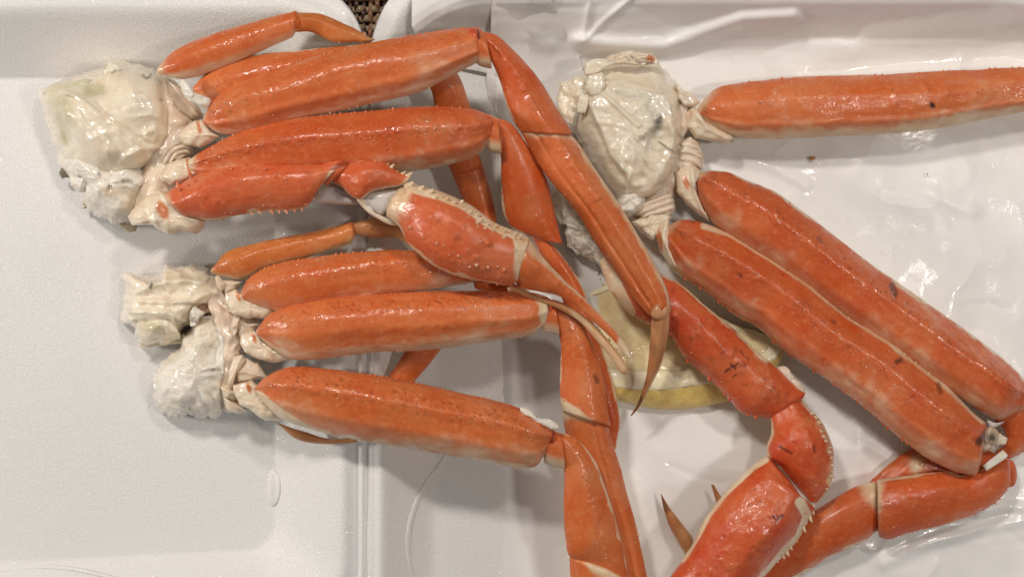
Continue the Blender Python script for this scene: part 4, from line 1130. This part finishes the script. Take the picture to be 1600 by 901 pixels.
bodyC = blob("body", [(905, 122), (922, 108), (945, 100), (985, 99), (1028, 100), (1050, 124), (1066, 148), (1070, 190), (1066, 225), (1058, 262), (1045, 290), (1020, 308), (996, 316), (972, 318), (945, 290), (922, 255), (905, 222), (892, 196), (900, 165)],
             16, 88, 12, M_BODY, CC, feat=featC, p=5, jag=2.5, rough=3.5, rscale=34, seed=110, center=(985, 205),
             tint=lambda x, y: 0.15 * lump(x, y, 930, 220, 40, 60, 1) + lump(x, y, 1002, 275, 9, 11, .55) + lump(x, y, 950, 126, 8, 4, .6) + lump(x, y, 985, 180, 14, 6, .35),
             dark=lambda x, y: np.maximum.reduce([lump(x, y, 1029, 188, 7, 18, .95, 8), lump(x, y, 1022, 207, 9, 9, .55), lump(x, y, 1012, 224, 11, 11, .28), ridge(x, y, [(1030, 222), (1043, 232), (1054, 238)], 1.6, .7), lump(x, y, 965, 146, 4, 3, .3)]))
blob("shell_plate", [(869, 152), (876, 128), (890, 128), (900, 118), (914, 124), (921, 150), (912, 174), (902, 176), (893, 196), (880, 186), (872, 170)], 74, 8, 12, M_BODY, bodyC, seed=111, jag=1.5, rough=4, rscale=12, base=lambda x, y: .3 * (x - 895), tint=lambda x, y: 0 * x)
blob("shell_plate", [(902, 160), (906, 148), (920, 148), (918, 165), (914, 176), (901, 176)], 94, 5, 4, M_BODY, bodyC, seed=112)
blob("shell_plate", [(911, 116), (914, 98), (928, 92), (944, 92), (958, 100), (944, 108), (932, 116), (918, 120)], 84, 10, 10, M_BODY, bodyC, seed=113, tint=lambda x, y: lump(x, y, 936, 104, 9, 8, .5))
blob("shell_plate", [(945, 92), (955, 85), (985, 81), (1020, 84), (1028, 98), (1010, 102), (975, 101), (952, 102)], 80, 12, 10, M_HIP, bodyC, seed=114, rough=8, rscale=10, jag=1.5, tint=lambda x, y: lump(x, y, 1016, 92, 9, 8, .9), dark=lambda x, y: ridge(x, y, [(985, 88), (1000, 98), (1020, 99)], 1.4, .6))
blob("shell_plate", [(920, 118), (942, 112), (946, 132), (938, 148), (924, 150), (914, 138)], 100, 6, 6, M_BODY, bodyC, seed=115, tint=lambda x, y: .35 + 0 * x)
blob("shell_plate", [(944, 146), (962, 136), (1000, 140), (1042, 150), (1052, 180), (1030, 184), (1012, 196), (1000, 196), (972, 172)], 99, 4, 3, M_BODY, bodyC, seed=201, p=7, smoothed=False, jag=.8,
     base=lambda x, y: -.10 * (y - 165) - .10 * np.abs(x - 1000), rough=2, rscale=16)
blob("shell_plate", [(922, 164), (938, 150), (960, 170), (990, 198), (1000, 216), (994, 250), (980, 268), (958, 236)], 99, 4, 3, M_BODY, bodyC, seed=202, p=7, smoothed=False, jag=.8,
     base=lambda x, y: -.08 * (y - 200), rough=2, rscale=16)
# chunk of porous meat at lower left of the body
blob("meat_mass", [(868, 285), (882, 290), (905, 320), (935, 360), (960, 405), (968, 440), (948, 436), (936, 414), (912, 402), (890, 384), (884, 366), (882, 350), (872, 345), (864, 320)], 20, 42, 12, M_MEAT, CC, jag=3, rough=9, rscale=12, seed=116,
     dark=lambda x, y: np.maximum.reduce([lump(x, y, 884, 339, 2.2, 2, .7), lump(x, y, 902, 342, 3, 3, .8), lump(x, y, 885, 358, 2, 2, .7), lump(x, y, 897, 352, 1.6, 2, .6)]))
blob("meat_mass", [(962, 320), (975, 300), (995, 296), (1010, 308), (1004, 326), (985, 336), (972, 334)], 50, 34, 12, M_MEAT, CC, jag=3, rough=8, rscale=11, seed=117)
blob("hip_membrane", [(1046, 122), (1066, 138), (1084, 160), (1084, 190), (1070, 215), (1084, 240), (1084, 268), (1064, 296), (1046, 330), (1026, 360), (1000, 352), (980, 332), (1004, 260), (1030, 160)], 24, 34, 12, M_PINK, CC,
     feat=lambda x, y: 2.5 * np.sin((y - x * .5) * .2), rough=4, rscale=18, seed=125, p=3.5, center=(1045, 240))
# hips
blob("hip_joint", [(1054, 128), (1066, 140), (1080, 146), (1094, 158), (1086, 166), (1070, 166), (1060, 156)], 58, 12, 16, M_PINK, CC, seed=118, rough=3, rscale=9)
blob("hip_joint", [(1072, 178), (1080, 166), (1088, 168), (1100, 186), (1124, 200), (1148, 214), (1146, 223), (1132, 226), (1106, 220), (1086, 216), (1072, 198)], 46, 26, 30, M_HIP, CC, seed=119,
     feat=lambda x, y: ridge(x, y, [(1088, 178), (1105, 200), (1144, 220)], 5, 6), dark=lambda x, y: np.maximum(lump(x, y, 1144, 220, 3, 2.4, .85), lump(x, y, 1127, 214, 1.6, 1.6, .7)), tint=lambda x, y: lump(x, y, 1080, 180, 5, 12, .6))
blob("hip_joint", [(1062, 222), (1078, 214), (1090, 222), (1101, 242), (1098, 266), (1080, 262), (1064, 262), (1056, 245)], 42, 26, 26, M_PINK, CC, seed=120, feat=lambda x, y: 3.5 * np.sin(np.hypot(x - 1068, y - 285) * .55))
blob("hip_joint", [(1054, 268), (1066, 258), (1084, 257), (1096, 266), (1086, 272), (1086, 292), (1098, 322), (1110, 348), (1092, 336), (1072, 318), (1058, 300)], 50, 28, 30, M_HIP, CC, seed=121,
     feat=lambda x, y: ridge(x, y, [(1082, 270), (1086, 300), (1106, 344)], 4.5, 6) + 1.6 * np.sin(x * 1.3) * lump(x, y, 1072, 262, 16, 6, 1), tint=lambda x, y: lump(x, y, 1072, 286, 6, 14, 1, -20))
blob("hip_joint", [(1000, 318), (1016, 305), (1040, 296), (1052, 304), (1056, 326), (1048, 336), (1022, 336), (1004, 342), (990, 336)], 46, 28, 24, M_PINK, CC, seed=122, feat=lambda x, y: 3.2 * np.sin((y + .35 * x) * .62))
blob("hip_joint", [(986, 346), (1004, 338), (1026, 332), (1044, 332), (1052, 340), (1036, 348), (1030, 372), (1018, 376), (1004, 366)], 48, 28, 30, M_HIP, CC, seed=123, rough=5, rscale=8)
blob("hip_joint", [(1022, 362), (1030, 346), (1044, 340), (1046, 350), (1040, 372), (1050, 402), (1072, 432), (1066, 434), (1048, 420), (1032, 394)], 54, 26, 28, M_HIP, CC, seed=124,
     feat=lambda x, y: ridge(x, y, [(1042, 344), (1036, 368), (1048, 402), (1070, 432)], 4, 6), tint=lambda x, y: lump(x, y, 1029, 374, 6, 22, 1.3, -10))
# first leg, running out of frame to the right
l = seg("leg", [(1094, 164), (1104, 151), (1120, 139), (1160, 129), (1240, 121), (1360, 117), (1480, 111), (1585, 106), (1650, 106), (1700, 112)],
        [(1096, 180), (1110, 196), (1150, 213), (1250, 216), (1300, 213), (1420, 207), (1510, 193), (1570, 180), (1640, 168), (1698, 160)], [56, 62, 66, 72], M_ORANGE, CC,
        th=.78, seed=130, eB=.28, pale0=(2, -.75), pit=[(0, .7, .35)], rows=[(.3, .2, 22, 3.2, 1.6, .5, .75), (.2, .4, 8, 2, -1.5, .05, .6)], spA=(44, 1.6, 3.2, .1, .95, .1), spB=(36, 1.2, 2.2, .5, .95, .8),
        ridges=[(-.55, .12, 2)], dark=[([(1456, 164), (1458, 166)], 4.2, 1), ([(1187, 161), (1187.5, 161.5)], 2, .7), ([(1394, 141), (1394.5, 141.5)], 1.8, .7)])
seg("knee_segment", [(1700, 112), (1730, 122), (1756, 180), (1768, 250)], [(1698, 158), (1704, 180), (1708, 220), (1716, 262)], [70, 56], M_ORANGE, l, th=.7, seed=131)
# second leg, upper diagonal
l = seg("leg", [(1090, 270), (1112, 266), (1140, 270), (1170, 283), (1215, 302), (1270, 342), (1330, 389), (1390, 432), (1450, 474), (1510, 516), (1564, 557), (1590, 580), (1604, 598)],
        [(1086, 284), (1095, 316), (1112, 346), (1150, 376), (1200, 410), (1260, 452), (1320, 496), (1390, 545), (1450, 590), (1495, 618), (1540, 648), (1562, 656), (1590, 644)], [60, 68, 66, 60], M_DEEP, CC,
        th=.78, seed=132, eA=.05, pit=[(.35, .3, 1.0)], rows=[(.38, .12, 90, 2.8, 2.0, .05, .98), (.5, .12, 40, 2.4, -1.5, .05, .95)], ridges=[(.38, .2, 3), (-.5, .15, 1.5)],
        dark=[([(1394, 445), (1399, 458)], 5.5, .75), ([(1278, 372), (1284, 378)], 3, .5)], pale0=(3, -.4), spA=(30, 1.2, 2.0, .2, .95, .8))
seg("knee_segment", [(1588, 612), (1612, 630), (1622, 672), (1606, 700), (1580, 716)], [(1556, 660), (1566, 668), (1572, 684), (1566, 696), (1556, 702)], [46, 36, 28], M_DEEP, l, th=.6, seed=133, spA=(10, 1.4, 2.6, .3, .95, .3))
seg("shin_segment", [(1580, 718), (1500, 690), (1444, 702), (1423, 702), (1390, 724), (1360, 751), (1300, 800)], [(1580, 760), (1520, 770), (1460, 790), (1430, 800), (1400, 812), (1380, 824), (1330, 850)], [24, 22, 20], M_DEEP, l, th=.4, seed=134,
    palefn=lambda x, y: lump(x, y, 1432, 726, 13, 16, 1), spA=(26, 1.3, 2.2, .2, .9, .2))
blob("joint_membrane", [(1542, 656), (1556, 660), (1570, 658), (1562, 664), (1548, 668)], 58, 5, 4, M_GREYJ, l, seed=135)
# third leg, lower diagonal with broken knee
def c3pale(x, y):
    return .7 * sstep(9, 3, polydist(x, y, [(1100, 352), (1140, 365), (1200, 401), (1260, 440), (1330, 497), (1390, 533), (1435, 568), (1480, 604), (1535, 656)]))
l = seg("leg", [(1046, 352), (1065, 343), (1110, 351), (1140, 366), (1200, 402), (1260, 441), (1330, 499), (1390, 533), (1435, 568), (1480, 604), (1510, 633), (1540, 660)],
        [(1038, 366), (1044, 400), (1060, 428), (1104, 457), (1150, 494), (1180, 509), (1225, 548), (1270, 578), (1315, 611), (1360, 644), (1390, 671), (1420, 695), (1450, 716), (1495, 737), (1524, 742)], [64, 78, 80, 78], M_DEEP, CC,
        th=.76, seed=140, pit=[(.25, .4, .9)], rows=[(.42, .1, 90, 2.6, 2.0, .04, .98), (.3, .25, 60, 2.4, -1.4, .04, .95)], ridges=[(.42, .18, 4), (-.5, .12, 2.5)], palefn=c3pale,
        spB=(40, 2.0, 4.0, .12, .9, .05), spA=(30, 1.2, 2.2, .3, .95, .9), dark=[([(1401, 565), (1408, 562)], 4, .8), ([(1466, 600), (1470, 612)], 4, .6), ([(1156, 428), (1158, 432)], 3, .6), ([(1300, 500), (1305, 504)], 3, .5), ([(1530, 690), (1545, 672)], 7, .85)], pale0=(3, -.3), cap=(.4, .12))
blob("broken_socket", [(1522, 690), (1536, 672), (1548, 668), (1560, 676), (1558, 690), (1544, 702), (1528, 706)], 72, 10, 20, M_PINK, l, seed=141, rough=9, rscale=9, jag=2,
     dark=lambda x, y: np.maximum(lump(x, y, 1550, 684, 9, 8, 1), lump(x, y, 1534, 690, 8, 6, .55)), tint=lambda x, y: .6 + 0 * x)
blob("cartilage", [(1535, 727), (1567, 702), (1575, 711), (1571, 716), (1541, 736)], 80, 3.5, 6, M_MEAT, l, seed=142, p=12, smoothed=False, jag=.6, base=lambda x, y: .25 * (x - 1554))
blob("cartilage", [(1546, 682), (1564, 676), (1574, 684), (1571, 694), (1556, 696)], 66, 5, 5, M_HIP, l, seed=143, p=7, rough=3, rscale=7, smoothed=False, jag=1.5)
seg("knee_segment", [(1372, 750), (1420, 742), (1474, 737), (1507, 742), (1540, 730), (1572, 716)], [(1374, 838), (1384, 842), (1420, 832), (1480, 817), (1525, 802), (1561, 781), (1577, 756), (1577, 735)], [58, 60, 56, 52], M_DEEP, l,
    th=.55, seed=144, pale0=(0, -.2), cap=(.06, .3), spB=(34, 1.6, 3.2, .05, .95, .25), pit=[(.2, .6, .5)], rows=[(.4, .2, 40, 3, 1.2, .02, .3)], eA=.06)
seg("shin_segment", [(1366, 752), (1348, 755), (1324, 766), (1294, 784), (1260, 806), (1210, 846), (1160, 890)], [(1370, 828), (1348, 846), (1300, 868), (1270, 886), (1240, 903), (1200, 925), (1150, 950)], [52, 46, 36, 32], M_DEEP, l,
    th=.55, seed=145, pale0=(3, -.45), cap=(.1, .3), eB=.05, spB=(26, 1.2, 2.2, .1, .9, .4))
seg("leg_tip", [(1082, 838), (1062, 812), (1044, 788), (1034, 771)], [(1072, 866), (1052, 834), (1038, 802), (1032, 772)], [30, 34, 36], M_TIP, l, th=.8, seed=147, cap=(.3, .4), under=-.4, dark=[([(1041, 795), (1032, 770)], 7, .6)])
seg("leg_tip", [(1132, 782), (1122, 768), (1116, 758)], [(1120, 786), (1116, 772), (1112, 757)], [34, 38], M_TIP, l, th=.9, seed=148, cap=(.3, .5), under=-.4)
# claw arm
l = seg("claw_arm", [(962, 398), (1000, 412), (1037, 430), (1061, 442), (1100, 475), (1139, 508), (1175, 541), (1214, 574), (1241, 598), (1254, 610)],
        [(938, 412), (946, 440), (965, 470), (987, 492), (1014, 508), (1045, 522), (1070, 559), (1100, 586), (1124, 607), (1139, 624), (1157, 643), (1178, 650), (1196, 652)], [84, 92, 88, 74], M_RED, CC,
        th=.74, seed=150, eA=.07, pit=[(0, .7, .25)], rows=[(.15, .28, 40, 4.5, 2.6, .2, .98), (-.35, .25, 20, 4, 1.8, .3, .95)], spB=(15, 3.0, 5.0, .35, .98, .05),
        spT=[(.3, .2, 24, 2.6, 3.4, .3, .97, .0)], pale0=(30, .6),
        palefn=lambda x, y: sstep(11, 5, polydist(x, y, [(960, 428), (966, 450), (985, 488)])),
        dark=[([(1133, 581), (1139, 576), (1146, 572), (1153, 568)], 1.9, 1), ([(1140, 569), (1144, 573), (1150, 576)], 1.6, .9), ([(1146, 588), (1151, 584)], 2.0, .9), ([(1156, 547), (1162, 554), (1170, 562)], 1.2, .8), ([(1126, 553), (1132, 548)], 2, .5), ([(1160, 600), (1168, 602)], 1.6, .5)])
blob("joint_membrane", [(1214, 574), (1228, 572), (1240, 586), (1256, 604), (1256, 614), (1240, 606), (1224, 590)], 76, 10, 8, M_PINK, l, seed=151, rough=4, rscale=7)
blob("joint_ring", [(1198, 640), (1222, 632), (1246, 620), (1258, 612), (1254, 622), (1232, 634), (1206, 648)], 86, 8, 10, M_RED, l, seed=152)
seg("wrist_segment", [(1250, 622), (1264, 638), (1282, 656), (1297, 686), (1303, 716), (1300, 746), (1290, 770), (1278, 784)], [(1204, 644), (1206, 672), (1198, 700), (1202, 716), (1219, 730), (1240, 754), (1258, 774), (1264, 782)], [76, 84, 86, 84], M_RED, l,
    th=.74, seed=154, cap=(.25, .2), rows=[(.3, .4, 20, 4.5, 1.8, .05, .9), (.85, .06, 22, 4, 2.4, .2, .9)], eA=.13, eB=.05, dark=[([(1218, 697), (1226, 702), (1237, 708)], 2.4, .8), ([(1272, 697), (1273, 706)], 2.2, .6)],
    spT=[(.9, .04, 14, 3.0, 4.5, .15, .9, .7)])
blob("wrist_joint", [(1200, 714), (1218, 730), (1240, 756), (1262, 782), (1246, 780), (1224, 758), (1200, 736), (1190, 722)], 84, 10, 8, M_GREYJ, l, seed=155)
def c5pale(x, y):
    a = sstep(9, 3, polydist(x, y, [(1196, 716), (1175, 728), (1130, 772), (1106, 802), (1088, 838), (1066, 872)]))
    return np.maximum(a, sstep(11, 5, polydist(x, y, [(1250, 784), (1262, 806), (1250, 838), (1214, 878), (1180, 920)])))
hand = seg("claw_hand", [(1256, 786), (1274, 792), (1264, 811), (1250, 838), (1235, 857), (1214, 878), (1194, 900), (1165, 940), (1130, 985)],
           [(1196, 713), (1174, 728), (1130, 772), (1106, 802), (1088, 838), (1070, 868), (1048, 900), (1030, 940), (1030, 980)], [90, 96, 98, 92], M_RED, CC,
           th=.72, seed=156, cap=(.18, .3), palefn=c5pale, pit=[(.1, .7, .25)], rows=[(-.05, .18, 40, 4.5, 2.4, .08, .85), (.4, .25, 20, 2.4, -1.6, .1, .9), (-.2, .4, 14, 2.6, -1.4, .1, .9)],
           spA=(19, 3.2, 7.5, .05, .82, 1.0), dark=[([(1207, 806), (1214, 809), (1222, 804)], 2.2, .75), ([(1214, 807), (1212, 818)], 2.0, .7), ([(1213, 815), (1224, 806)], 1.8, .6)])
seg("claw_finger", [(1128, 985), (1090, 1050), (1040, 1100)], [(1066, 985), (1046, 1040), (1020, 1090)], [86, 60], M_ORANGE, hand, th=.8, seed=157, eA=.3)
seg("claw_finger", [(1062, 980), (1030, 1040), (1000, 1080)], [(1030, 975), (1005, 1030), (992, 1075)], [80, 60], M_TIP, hand, th=.8, seed=158)
